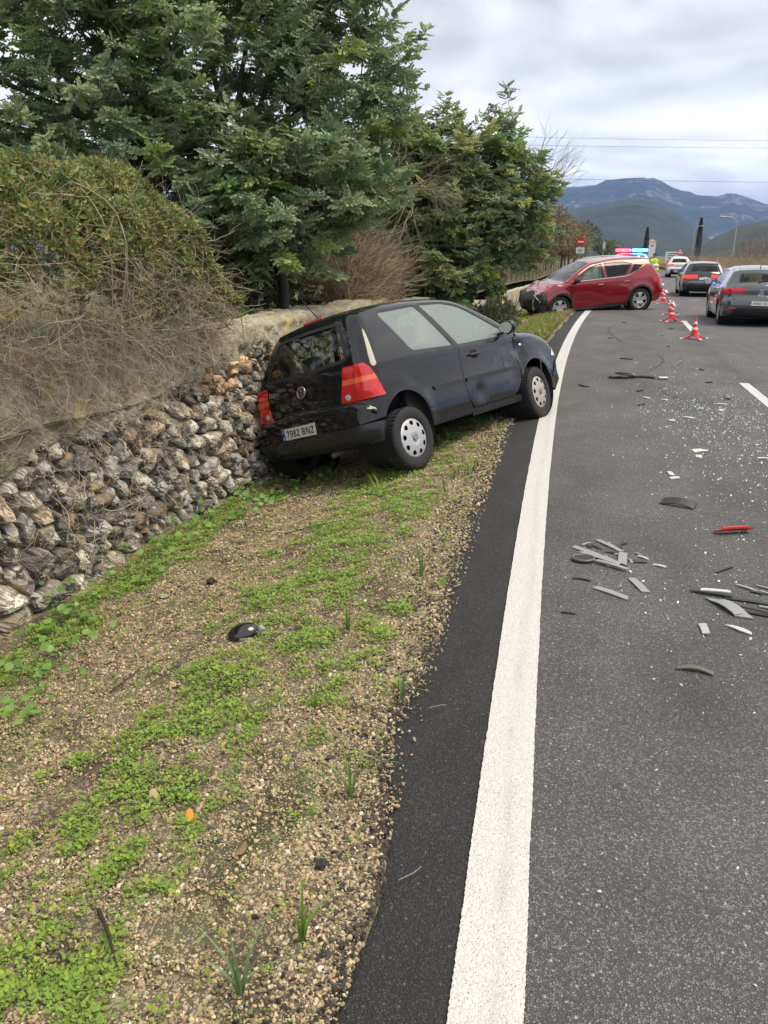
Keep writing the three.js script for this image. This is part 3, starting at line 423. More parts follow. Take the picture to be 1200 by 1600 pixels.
// ---------------------------------------------------------------- black three-door hatchback, tipped into the ditch against the wall
{
  const car = thing('black_hatchback', 'black three-door hatchback tipped into the ditch against the stone wall', 'car');
  poseCar(car, .45, -.212, 8.071, .684, .022, .293);
  const paint = phy(.0075, .0075, .0095, { roughness: .55, roughnessMap: rep(dirtRough, .9), clearcoat: 1, clearcoatRoughness: .05, specularIntensity: .15 });
  const mist = phy(.50, .61, .58, { roughness: .08, transmission: .68, thickness: 0, clearcoat: 1, clearcoatRoughness: .03 });
  const plastic = std(.020, .021, .022, { roughness: .7, roughnessMap: rep(dirtRough, 1.1) });
  const gauss = (v, x, y, z, r, d) => d * Math.exp(-((v.x - x) ** 2 + (v.y - y) ** 2 + (v.z - z) ** 2) / (r * r));
  const B = bodySurface({
    out: [[1.70, .20, .1, .10, .0], [1.84, .26, .2, .25, .05], [1.895, .42, .28, .32, .09], [1.875, .58, .26, .30, .08], [1.79, .72, .20, .22, .06], [1.58, .84, .14, .13, .04], [1.22, .925, .11, .10, .03], [.98, .965, .10, .10, .04], [.68, 1.17, .07, .09, .05], [.34, 1.375, .07, .10, .04], [.10, 1.435, .07, .12, .025], [-.40, 1.46, .07, .13, .02], [-.90, 1.445, .07, .13, .02], [-1.20, 1.405, .07, .12, .02], [-1.30, 1.345, .10, .12, .025], [-1.42, 1.12, .12, .14, .035], [-1.52, .90, .14, .15, .04], [-1.565, .72, .15, .16, .04], [-1.58, .615, .16, .17, .045], [-1.645, .575, .17, .20, .05], [-1.665, .45, .18, .20, .05], [-1.65, .32, .18, .19, .05], [-1.56, .24, .1, .1, .02]],
    W: (x, y) => { const tum = y > .9 ? .345 * (y - .9) + .12 * (y - .9) ** 2 : 0, bulge = -.035 * ((y - .62) / .4) ** 2 * (y < .62 ? 1.2 : .5); let w = .812 + bulge - tum - .018 * Math.max(0, (x - .6) / 1.2) ** 2 - .03 * Math.max(0, (-.6 - x) / 1.0) ** 2;
      for (const ax of [-1.16, 1.16]) { const q = Math.hypot(x - ax, y - .28); w += .016 * Math.exp(-(((q - .35) / .07) ** 2)); } return w - (y > .895 && y < .94 ? 0 : 0) + .006 * Math.exp(-(((y - .86) / .03) ** 2)); },
    deform: v => { let k = gauss(v, -1.52, .50, .66, .12, .05); v.x += k * .75; v.z -= k * .9 * Math.sign(v.z);
      if (v.z > 0) { v.z -= gauss(v, .93, .72, .8, .11, .03) + gauss(v, .72, .62, .8, .16, .012) + gauss(v, 1.02, .55, .8, .07, -.012); v.z += .0035 * n3(v.x * 9, v.y * 11, 3) * Math.exp(-(((v.x - .7) / .35) ** 2) - (((v.y - .62) / .17) ** 2)); v.z -= gauss(v, .05, .42, .8, .09, .012); } return v; },
  });
  const sk = B.sk, half = Math.PI;
  const yW = .28, RA = .335, xF = 1.16, xR = -1.16, sill = .235, dF = .86, dR = -.19, belt = .88;
  const winF = rounded([[.83, .91, .03], [.27, 1.325, .12], [.02, 1.38, .05], [-.345, 1.39, .03], [-.165, .905, .03]]);
  const winR = rounded([[-.405, 1.385, .03], [-1.02, 1.36, .08], [-.88, .93, .06], [-.23, .908, .03]]);
  const sBump = B.sOfY(.612, sk[17], sk[19]), sHood0 = B.sOfY(.70, sk[2], sk[5]), sCowl = sk[7] + .01, sRoof = sk[9] + .03, sHatch = sk[13] - .03;
  // tail lamp outline on the side: hugging the tail from y .635 to .90
  const lamp0 = B.sOfY(.921, sk[14], sk[17]), lamp1 = B.sOfY(.619, sk[16], sk[18]);
  const lampEdge = [[-1.395, .632], [-1.43, .77], [-1.475, .895]];
  const door = rounded([[dF - .03, belt, .02], [dR, belt, .01], [dR - .02, .58, .05], [dR + .03, .40, .06], [dR + .09, .285, .06], [dF - .12, .285, .10], [dF - .02, .45, .06], [dF, .70, .05]], .02);
  for (const sg of [1, -1]) {
    const S = B.side(sg), P = (poly, off = 0, cell = .04) => panel(poly, S, cell, off);
    const aF = arcPts(xF, yW, RA, 172, 8, 18), aR = arcPts(xR, yW, RA, 172, 8, 18);
    const topF = B.outl(sHood0 + .005, sCowl - .01, 30);
    mesh('front_fender', P([[dF + .006, sill + .02], ...aF.filter(p => p[1] > sill), [1.60, .40], [1.66, .52], ...topF.map(p => p), [dF + .07, belt + .015], [dF + .004, belt], [dF + .006, .70]]), paint, car);
    const dr = mesh('door', P(door), paint, car);
    mesh('quarter_panel', P([[dR - .006, belt], ...B.outl(B.sOfX(-1.27, sk[13], sk[15]), lamp0 - .004, 14).filter((p, i) => i === 99), [-1.0, belt], [-1.466, belt], [-1.432, .772], [-1.392, .622], [-1.475, .612], ...aR.slice().filter(p => p[1] > .612 && p[0] < xR), ...aR.filter(p => !(p[1] > .612 && p[0] < xR) && p[1] > sill && p[0] > xR - .34 && p[0] > xR - .2).filter(p => p[0] >= xR || p[1] > .5), [xR + RA + .02, sill], [dR + .06, sill], [dR + .07, .285], [dR + .022, .40], [dR - .026, .58]]), paint, car);
    // roof frame: pillars and rails round the two windows
    const up = [...B.outl(sCowl + .02, B.sOfY(.925, sk[14], sk[17]), 70), [-1.479, .924], [-1.466, belt], [dR, belt], [.87, belt]];
    mesh('pillar_frame', P(keyhole(up, [winF, winR])), paint, car);
    const seal = w => P(keyhole(w, [inset(w, .016)]), -.003, .05);
    const wm = { 1: mist, '-1': mGlass }[sg];
    const w1 = mesh('window', P(inset(winF, .014), -.006, .08), sg > 0 ? mist : mGlass, dr); mesh('window_seal', seal(winF), mBlackTrim, w1);
    const qw = mesh('quarter_window', P(inset(winR, .014), -.006, .08), sg > 0 ? mist : mGlass, car); mesh('window_seal', seal(winR), mBlackTrim, qw);
    // waist moulding, shut-line of the window frame, sill
    mesh('side_moulding', P(rounded([[dR + .012, .545, .01], [dF - .016, .545, .01], [dF - .016, .585, .01], [dR + .012, .585, .01]], .01), .012, .06), mBlackTrim, dr);
    mesh('side_moulding', P(rounded([[-.70, .545, .01], [dR - .03, .545, .01], [dR - .03, .585, .01], [-.74, .585, .02]], .01), .012, .06), mBlackTrim, car);
    mesh('window_frame_line', P([[-.368, 1.41], [-.38, 1.41], [-.203, .885], [-.191, .885]], .002, .05), mBlackTrim, dr);
    mesh('sill', P([[dR + .06, sill - .03], [dR + .075, .279], [dF - .10, .279], [dF + .0, sill + .02], [dF + .0, sill - .03]]), paint, car);
    // handle
    const hp = B.side(sg)(.06 - .08, .80); const hh = mesh('door_handle', merge([rbox(.16, .022, .022, .01, 0, 0, 0), rbox(.022, .02, .03, .008, -.07, 0, -.012), rbox(.022, .02, .03, .008, .07, 0, -.012)]), std(.03, .03, .033, { roughness: .3 }), dr); hh.position.set(hp.x + .06, hp.y - .005, hp.z + sg * .022); if (sg < 0) hh.rotation.y = Math.PI;
    mesh('handle_recess', P(Array.from({ length: 20 }, (_, i) => [.055 + .075 * Math.cos(i / 20 * 6.2832), .795 + .045 * Math.sin(i / 20 * 6.2832)]), .001, .03), mUnder, dr);
    // mirror
    const mr = mesh('wing_mirror', (() => { const g = new THREE.SphereGeometry(1, 20, 14); const p = g.attributes.position; for (let i = 0; i < p.count; i++) { let x = p.getX(i), y = p.getY(i), z = p.getZ(i); if (x < -.25) x = -.25 + (x + .25) * .12; p.setXYZ(i, x * .09, y * .068 * (1 + .12 * z), z * .095); } g.computeVertexNormals(); return merge([g, rbox(.05, .03, .12, .01, -.02, -.045, -.09 * sg)]); })(), paint, car); mr.position.set(.64, .985, sg * .89);
    mesh('mirror_glass', new THREE.SphereGeometry(1, 18, 4, 0, 6.2832, 0, .5).rotateZ(Math.PI / 2).scale(.004, .12, .16).translate(-.029, 0, 0), mChrome, mr);
    // tail lamp: side piece, with the amber band and the clear round reverse lamp on the tail
    const zmA = q => B.zm(q); const sA = lamp0, sB = lamp1, cut = (a, b) => { const q0 = lerp(sA, sB, a), q1 = lerp(sA, sB, b), y0 = B.at(q0)[1], y1 = B.at(q1)[1]; const ex = y => lerp(-1.389, -1.474, (y - .622) / .277); const sidePoly = [[ex(y1), y1], [ex(y0), y0], ...B.outl(q0, q1, 12)]; const inw = .155; const bandPoly = [...Array.from({ length: 13 }, (_, i) => { const q = lerp(q1, q0, i / 12); return [q, sg * zmA(q)]; }), [q0, sg * (zmA(q0) - lerp(.11, inw, a))], [q1, sg * (zmA(q1) - lerp(.11, inw, b))]]; return merge([panel(sidePoly, S, .03, .006), panel(bandPoly, B.band, .03, .006)]); };
    const tl = mesh('tail_light', cut(0, .36), mRedLens, car); mesh('indicator', cut(.365, .52), mOrangeLens, tl); mesh('brake_lens', cut(.525, 1), mRedLens, tl);
    const rv = new THREE.Mesh(new THREE.CylinderGeometry(.026, .026, .006, 20).rotateX(Math.PI / 2), mClearLens); rv.name = 'reversing_lamp'; tl.add(rv); B.put(rv, lerp(sA, sB, .85), sg * (zmA(lerp(sA, sB, .85)) - .075), .009);
    // side repeater
    const rp = S(.99, .79); mesh('side_repeater', new THREE.SphereGeometry(1, 12, 8).scale(.026, .015, .01).translate(rp.x, rp.y, rp.z), mClearLens, car);
    mesh('wheel_well', wheelWell(RA + .01, xF, yW + .02, sg * .62, .36), mUnder, car); mesh('wheel_well', wheelWell(RA + .01, xR, yW + .02, sg * .62, .36), mUnder, car);
    mesh('inner_panel', P([[-.95, .62], [-.95, .94], ...B.outl(B.sOfY(.94, sk[14], sk[17]), sk[21], 20).map(p => [p[0] + .02, p[1]]), ...arcPts(xR, yW, RA + .01, 176, 90, 8)], -.03, .06), mUnder, car);
    const hl = [[1.60, .60], ...B.outl(B.sOfY(.56, sk[1], sk[3]), sHood0 - .004, 8), [1.66, .72]]; mesh('headlight', merge([panel(hl.filter(p => p[0] > 1.2), S, .03, .004)]), mClearLens, car);
  }
  // over the top
  mesh('bonnet', panel(B.strip(sHood0 + .006, sCowl - .006), B.band, .06), paint, car);
  const ws = B.strip(sCowl + .004, sRoof, 9, 16, .03); mesh('windscreen', panel(ws, B.band, .08, -.002), mGlass, car);
  mesh('windscreen_seal', merge([panel(B.strip(sCowl - .004, sCowl + .006), B.band, .08, -.004), ...[-1, 1].map(k => panel([...Array.from({ length: 9 }, (_, i) => { const q = lerp(sCowl, sRoof, i / 8); return [q, k * (B.zm(q) - .032)]; }), ...Array.from({ length: 9 }, (_, i) => { const q = lerp(sRoof, sCowl, i / 8); return [q, k * B.zm(q)]; })], B.band, .06))]), mBlackTrim, car);
  mesh('roof', panel(B.strip(sRoof + .003, sHatch - .003), B.band, .08), paint, car);
  const g0 = sk[14] + .02, g1 = B.sOfY(.945, sk[14], sk[17]);
  const glass = rounded([[g0, -(B.zm(g0) - .03), .05], [g0, B.zm(g0) - .03, .05], [g1 - .02, B.zm(g1) - .05, .09], [g1 + .015, 0, 0], [g1 - .02, -(B.zm(g1) - .05), .09]], .05);
  const hatchPoly = B.strip(sHatch + .004, sBump - .004, 9, 40, 0).map(([q, t]) => { const z = B.zm(q), k = smooth(lamp0 - .02, lamp0 + .01, q); const lim = z - (k > 0 ? lerp(.0, lerp(.115, .16, clamp((q - lamp0) / (lamp1 - lamp0))), k) : .0); return [q, Math.sign(t) * Math.min(Math.abs(t), lim)]; });
  const hatch = mesh('tailgate', panel(keyhole(hatchPoly, [glass]), B.band, .05), paint, car);
  mesh('rear_window', panel(inset(glass, .006), B.band, .08, -.004), mGlass, hatch);
  mesh('window_seal', panel(keyhole(glass, [inset(glass, .035)]), B.band, .05, -.001), mBlackTrim, hatch);
  const sB2 = B.sOfY(.80, sk[15], sk[18]); const bd = roundel(.058, hatch, mChrome, mBlackTrim); B.put(bd, sB2, 0, .012);
  const lt = lettering('model_lettering', 'Lupo', .042, hatch, mChrome); B.put(lt, B.sOfY(.85, sk[15], sk[18]) + .0, -.40, .004);
  const third = mesh('high_brake_light', rbox(.26, .022, .02, .008), mRedLens, hatch); B.put(third, sk[13] + .02, 0, .006);
  const lock = mesh('tailgate_lock', new THREE.CylinderGeometry(.008, .008, .006, 10).rotateX(Math.PI / 2), mChrome, hatch); B.put(lock, B.sOfY(.665, sk[16], sk[19]), 0, .004);
  const an = mesh('aerial', tube([V(-1.10, 1.425, -.02), V(-1.25, 1.60, -.02), V(-1.33, 1.72, -.02)], .006, .003, 6), mBlackTrim, car);
  // bumpers: upper painted, lower bare plastic; sides wrap to the arches
  const yb = .415, sMid = B.sOfY(yb, sk[18], sk[21]), sEnd = B.total;
  const aRb = arcPts(xR, yW, RA, 180, 90, 16); const cutArc = (lo, hi) => aRb.filter(p => p[1] >= lo - .001 && p[1] <= hi + .001);
  const rearUp = sg => [[-1.475, .606], ...B.outl(sBump + .002, sMid, 16), ...cutArc(yb, .606).map(p => [p[0] - .004, p[1]])];
  const rearLow = sg => [...B.outl(sMid + .004, sEnd, 16), [xR - RA - .004, .24], ...cutArc(.26, yb - .005).map(p => [p[0] - .004, p[1]])];
  const rb = mesh('rear_bumper', merge([panel(B.strip(sBump + .002, sMid), B.band, .04, .012), ...[1, -1].map(k => panel(rearUp(k), B.side(k), .03, .012))]), paint, car);
  mesh('bumper_skirt', merge([panel(B.strip(sMid + .004, sEnd), B.band, .05, .014), ...[1, -1].map(k => panel(rearLow(k), B.side(k), .04, .014))]), plastic, rb);
  const pl = plateMesh('7982 BNZ', .46, .11, rb); B.put(pl, B.sOfY(.47, sk[18], sk[21]), -.02, .02);
  const fSplit = B.sOfY(.55, sk[1], sk[4]); const fb = [[1.60, .41], [1.655, .52], ...B.outl(fSplit, 0, 12), [xF + RA + .01, .24], ...arcPts(xF, yW, RA + .004, 0, 22, 4)];
  const fbm = mesh('front_bumper', merge([panel(B.strip(.0, sHood0 - .004), B.band, .06, .008), ...[1, -1].map(k => panel(fb, B.side(k), .04, .008))]), paint, car);
  mesh('underbody', merge([box(3.0, .06, 1.2, .1, .24, 0), box(.9, .3, 1.0, 1.2, .4, 0), box(.4, .1, 1.0, -1.35, .27, 0), box(.14, .12, 1.3, xR, .26, 0), box(.1, .1, 1.3, xF, .24, 0), box(2.2, .5, .06, .05, .48, .70), box(2.2, .5, .06, .05, .48, -.70), box(.06, .6, 1.25, -1.38, .55, 0)]), mUnder, car);
  mesh('exhaust', tube([V(-.9, .22, .25), V(-1.4, .22, .25), V(-1.66, .20, .26)], .03, .026, 10), std(.18, .17, .16, { metalness: .7, roughness: .6 }), car);
  interior(car, B, { front: [.05], rear: -.72, dash: .72 }, .3);
  mesh('headlining', panel(B.strip(sRoof + .02, sHatch - .02, .5), B.band, .1, -.03), std(.25, .25, .24), car);
  const wheel = (x, sg, droop, steer, m) => makeWheel(car, .282, .165, .178, 'cover', x, yW - .01 - droop, sg * .735, sg, steer, m);
  wheel(xR, 1, .085, 0, {}); wheel(xF, 1, .03, .10, { cover: std(.46, .43, .39, { metalness: .45, roughness: .5 }), label: 'silver wheel cover browned with brake dust and rust' }); wheel(xR, -1, -.03, 0, {}); wheel(xF, -1, -.03, .10, {});
}
// ---------------------------------------------------------------- five-door cars
function fiveDoor(car, c) {
  const B = bodySurface(c), sk = B.sk, paint = c.paint, { xF, xR, yW, RA, sill } = c, L = {};
  const iS = i => { const k = Math.floor(i); return lerp(sk[k], sk[Math.min(k + 1, sk.length - 1)], i - k); };
  const sHood0 = iS(c.hood0), sCowl = iS(c.cowl), sRoof = iS(c.roof), sHatch = iS(c.hatch), g0 = iS(c.glass[0]), g1 = iS(c.glass[1]), sBump = iS(c.bump), sEnd = B.total;
  const [d0, d1, d2] = c.doors, belt = c.belt, yBump = B.at(sBump)[1];
  const noseX = c.noseX, tailX = c.tailX;
  for (const sg of [-1, 1]) {
    const S = B.side(sg), P = (poly, off = 0, cell = .05) => panel(poly, S, cell, off);
    const aF = arcPts(xF, yW, RA, 170, 10, 16).filter(p => p[1] > sill), aR = arcPts(xR, yW, RA, 170, 10, 16).filter(p => p[1] > sill);
    const bl = (a, b, n = 6) => Array.from({ length: n + 1 }, (_, i) => { const x = lerp(a, b, i / n); return [x, belt(x)]; });
    mesh('front_fender', P([[d0 + .006, sill + .02], ...aF, [noseX, sill + .16], [noseX + .02, B.at(sHood0)[1] - .1], ...B.outl(sHood0 + .005, sCowl - .01, 24), [d0 + .1, belt(d0) + .02], [d0 + .005, belt(d0)]]), paint, car);
    const doorA = [...bl(d0 - .004, d1 + .004), [d1 + .004, sill + .06], [d0 - .08, sill + .06], [d0 - .01, sill + .25]];
    const rearCut = arcPts(xR, yW, RA + .05, 60, 12, 6); // rear door clears the arch
    const doorB = [...bl(d1 - .004, d2 + .004), ...(c.doorCut || [[d2 + .0, yW + RA + .12]]), ...rearCut.map(p => [Math.max(p[0], d2 + .002), p[1]]).filter(p => p[1] > sill + .06), [xR + RA + .06, sill + .06], [d1 - .004, sill + .06]];
    const dA = mesh('door', P(doorA), paint, car), dB = mesh('door', P(doorB), paint, car); L['door' + sg] = [dA, dB];
    const qs = B.sOfY(belt(-9), iS(c.glass[0]), sBump);
    const lx = arcPts(xR, yW, RA, 170, 10, 16).filter(p => p[1] > sill);
    mesh('quarter_panel', P([[d2 - .004, belt(d2)], ...bl(d2 - .004, B.at(qs)[0] + .004, 5).slice(1), ...B.outl(qs, sBump - .005, 12), [tailX, yBump], ...lx.filter(p => p[1] > c.wrapY && p[0] < xR), ...lx.filter(p => p[0] >= xR), [xR + RA + .05, sill + .05], ...rearCut.slice().reverse().map(p => [Math.max(p[0] - .008, d2 - .006), p[1]]), [d2 - .006, yW + RA + .12]]), paint, car);
    const up = [...B.outl(sCowl + .02, qs, 60), ...bl(B.at(qs)[0], d0 + .02, 10)];
    mesh('pillar_frame', P(keyhole(up, c.windows)), c.frameMat || paint, car);
    c.windows.forEach((w, i) => { const host = i === 0 ? dA : i === 1 ? dB : car; const g = mesh('window', P(inset(w, .012), -.006, .09), (c.sideGlass || [mDarkGlass, mDarkGlass, mDarkGlass])[i], host); if (host === car) g.name = 'quarter_window'; mesh('window_seal', P(keyhole(w, [inset(w, .018)]), -.002, .06), mBlackTrim, host === car ? g : host); });
    mesh('sill', P([[xF - RA - .02, sill - .03], [xF - RA - .02, sill + .05], [xR + RA + .04, sill + .05], [xR + RA + .02, sill - .03]], c.cladding ? .012 : 0), c.cladding || paint, car);
    if (c.cladding) for (const ax of [xF, xR]) mesh('arch_cladding', P([...arcPts(ax, yW, RA - .004, 176, 4, 20), ...arcPts(ax, yW, RA + .055, 4, 176, 20)].filter(p => p[1] > sill - .02), .012, .05), c.cladding, car);
    (c.strips || []).forEach(s => mesh('chrome_strip', P(s, .008, .05), mChrome, car));
    c.handles.forEach(([x, y], i) => { const p = S(x, y), h = mesh('door_handle', rbox(.2, .028, .03, .012), c.handleMat || paint, i ? dB : dA); h.position.set(p.x, p.y, p.z + sg * .02); });
    const [mx, my, mz] = c.mirror; const mr = mesh('wing_mirror', (() => { const g = new THREE.SphereGeometry(1, 18, 12), p = g.attributes.position; for (let i = 0; i < p.count; i++) { let x = p.getX(i), y = p.getY(i), z = p.getZ(i); if (x < -.3) x = -.3 + (x + .3) * .1; p.setXYZ(i, x * .10, y * .075, z * .115); } g.computeVertexNormals(); return merge([g, rbox(.06, .03, .12, .01, 0, -.06, -.1 * sg)]); })(), c.mirrorMat || paint, car); mr.position.set(mx, my, sg * mz);
    mesh('mirror_glass', new THREE.SphereGeometry(1, 16, 4, 0, 6.2832, 0, .5).rotateZ(Math.PI / 2).scale(.004, .13, .2).translate(-.036, 0, 0), mChrome, mr);
    mesh('wheel_well', wheelWell(RA + .01, xF, yW + .02, sg * (c.half - .21), .36), mUnder, car); mesh('wheel_well', wheelWell(RA + .01, xR, yW + .02, sg * (c.half - .21), .36), mUnder, car);
    mesh('inner_panel', P([[d0, sill], ...aF.slice(0, 1).map(() => [d0, belt(d0) - .03]), ...bl(d0, B.at(qs)[0] + .1, 6).map(p => [p[0], p[1] - .02]), ...lx.map(p => p).filter(p => p[1] > .4), [xR + RA + .02, sill]], -.035, .1), mUnder, car);
    // lamps laid on the skin at the corner: [y0, y1, xInner at y0, xInner at y1, reach across the tail]
    const T = c.tail, q0 = B.sOfY(T.y1, iS(c.glass[0]), sBump), q1 = B.sOfY(T.y0, iS(c.glass[0]), sBump + .02);
    const bandLamp = [...Array.from({ length: 9 }, (_, i) => { const q = lerp(q1, q0, i / 8); return [q, sg * B.zm(q)]; }), [q0 + (q1 - q0) * (T.slant || 0), sg * (B.zm(q0) - T.in1)], [q1, sg * (B.zm(q1) - T.in0)]];
    mesh('tail_light', merge([panel([[T.x0, T.y0], [T.x1, T.y1], ...B.outl(q0, q1, 8)], S, .04, .008), panel(bandLamp, B.band, .04, .008)]), c.lensMat || mRedLens, car);
    const H = c.head, h0 = iS(H.s0), h1 = iS(H.s1); mesh('headlight', merge([panel([[H.x, B.at(h0)[1] + .03], ...B.outl(h0, h1, 8), [H.x - .05, B.at(h1)[1] - .02]], S, .04, .008), panel([[h0, sg * B.zm(h0)], [h0, sg * (B.zm(h0) - .2)], [h1, sg * (B.zm(h1) - .28)], [h1, sg * B.zm(h1)]], B.band, .04, .008)]), c.headMat || mClearLens, car);
    // bumper sides
    L['rb' + sg] = P([[tailX, yBump - .004], ...B.outl(sBump, sEnd, 16), [xR - RA - .004, sill], ...arcPts(xR, yW, RA, 180, 90, 12).filter(p => p[1] > sill && p[1] < yBump - .01).map(p => [p[0] - .004, p[1]])], .01);
    L['fb' + sg] = P([[noseX + .006, sill + .16], [noseX + .026, B.at(sHood0)[1] - .1], ...B.outl(sHood0 - .004, 0, 16), [xF + RA + .01, sill]], .008);
  }
  L.bonnet = mesh('bonnet', panel(B.strip(sHood0 + .006, sCowl - .006), B.band, .07), paint, car);
  mesh('windscreen', panel(B.strip(sCowl + .004, sRoof, 9, 16, .03), B.band, .1, -.002), c.screenGlass || mGlass, car);
  mesh('windscreen_seal', merge([panel(B.strip(sCowl - .006, sCowl + .006), B.band, .1, -.004), ...[-1, 1].map(k => panel([...Array.from({ length: 9 }, (_, i) => { const q = lerp(sCowl, sRoof, i / 8); return [q, k * (B.zm(q) - .032)]; }), ...Array.from({ length: 9 }, (_, i) => { const q = lerp(sRoof, sCowl, i / 8); return [q, k * B.zm(q)]; })], B.band, .06))]), mBlackTrim, car);
  L.roof = mesh('roof', panel(B.strip(sRoof + .003, sHatch - .003), B.band, .1), c.roofMat || paint, car);
  const glass = rounded([[g0, -(B.zm(g0) - .05), .05], [g0, B.zm(g0) - .05, .05], [g1, B.zm(g1) - c.glassIn, .08], [g1, -(B.zm(g1) - c.glassIn), .08]], .05);
  const hatch = L.hatch = mesh('tailgate', panel(keyhole(B.strip(sHatch + .003, sBump - .004, 9, 30), [glass]), B.band, .06), paint, car);
  mesh('rear_window', panel(inset(glass, .006), B.band, .1, -.004), c.rearGlass || mDarkGlass, hatch); mesh('window_seal', panel(keyhole(glass, [inset(glass, .03)]), B.band, .06, -.001), mBlackTrim, hatch);
  const sMid = iS(c.skirt);
  L.rear = mesh('rear_bumper', merge([panel(B.strip(sBump, sEnd), B.band, .06, .01), L['rb-1'], L.rb1]), c.bumperMat || paint, car);
  if (c.skirtMat) mesh('bumper_skirt', panel(B.strip(sMid, sEnd - .01, 9), B.band, .08, .016), c.skirtMat, L.rear);
  L.front = mesh('front_bumper', merge([panel(B.strip(0, sHood0 - .004), B.band, .07, .008), L['fb-1'], L.fb1]), c.frontMat || paint, car);
  const wiper = mesh('rear_wiper', merge([rbox(.42, .014, .014, .005, .2, .01, 0).rotateZ(.12), new THREE.CylinderGeometry(.025, .025, .02, 12).rotateX(Math.PI / 2)]), mBlackTrim, hatch); B.put(wiper, g1 - .02, -.05, .012);
  mesh('underbody', merge([box(xF - xR + 1.2, .07, c.half * 1.5, 0, sill + .02, 0), box(.8, .35, c.half * 1.2, xF + .15, sill + .2, 0), box(.1, .1, c.half * 1.7, xR, yW, 0), box(.1, .1, c.half * 1.7, xF, yW, 0), box(.06, .5, c.half * 1.5, xR - RA - .12, sill + .36, 0)]), mUnder, car);
  interior(car, B, { front: [.1], rear: -.75, dash: xF - .45 }, c.seatY || .34, 1, c.half * .6);
  for (const sg of [-1, 1]) { for (const [x, dy, st] of [[xF, c.dF?.[sg] || 0, c.steer || 0], [xR, 0, 0]]) makeWheel(car, c.wr, c.ww || .2, c.rim, c.wheel, x, c.wr + dy, sg * (c.half - (c.ww || .2) / 2 - .015), sg, st, { cover: c.rimMat }); }
  return { B, L, iS, sBump, g1 };
}
const carPaint = (r, g, b, o = {}) => phy(r, g, b, { roughness: .42, metalness: .25, roughnessMap: rep(dirtRough, .7), clearcoat: 1, clearcoatRoughness: .04, ...o });
const wBody = (half, beltY, tum, axF, axR, yW, RA) => (x, y) => { const b = y < .62 ? -.05 * ((y - .62) / .4) ** 2 : -.02 * ((y - .62) / .4) ** 2, t = y > beltY ? tum * (y - beltY) + .12 * (y - beltY) ** 2 : 0; let w = half + b - t - .03 * Math.max(0, (x - .8) / 1.2) ** 2 - .05 * Math.max(0, (-.9 - x) / 1.1) ** 2; for (const a of [axF, axR]) { const q = Math.hypot(x - a, y - yW); w += .02 * Math.exp(-(((q - RA - .03) / .08) ** 2)); } return w; };

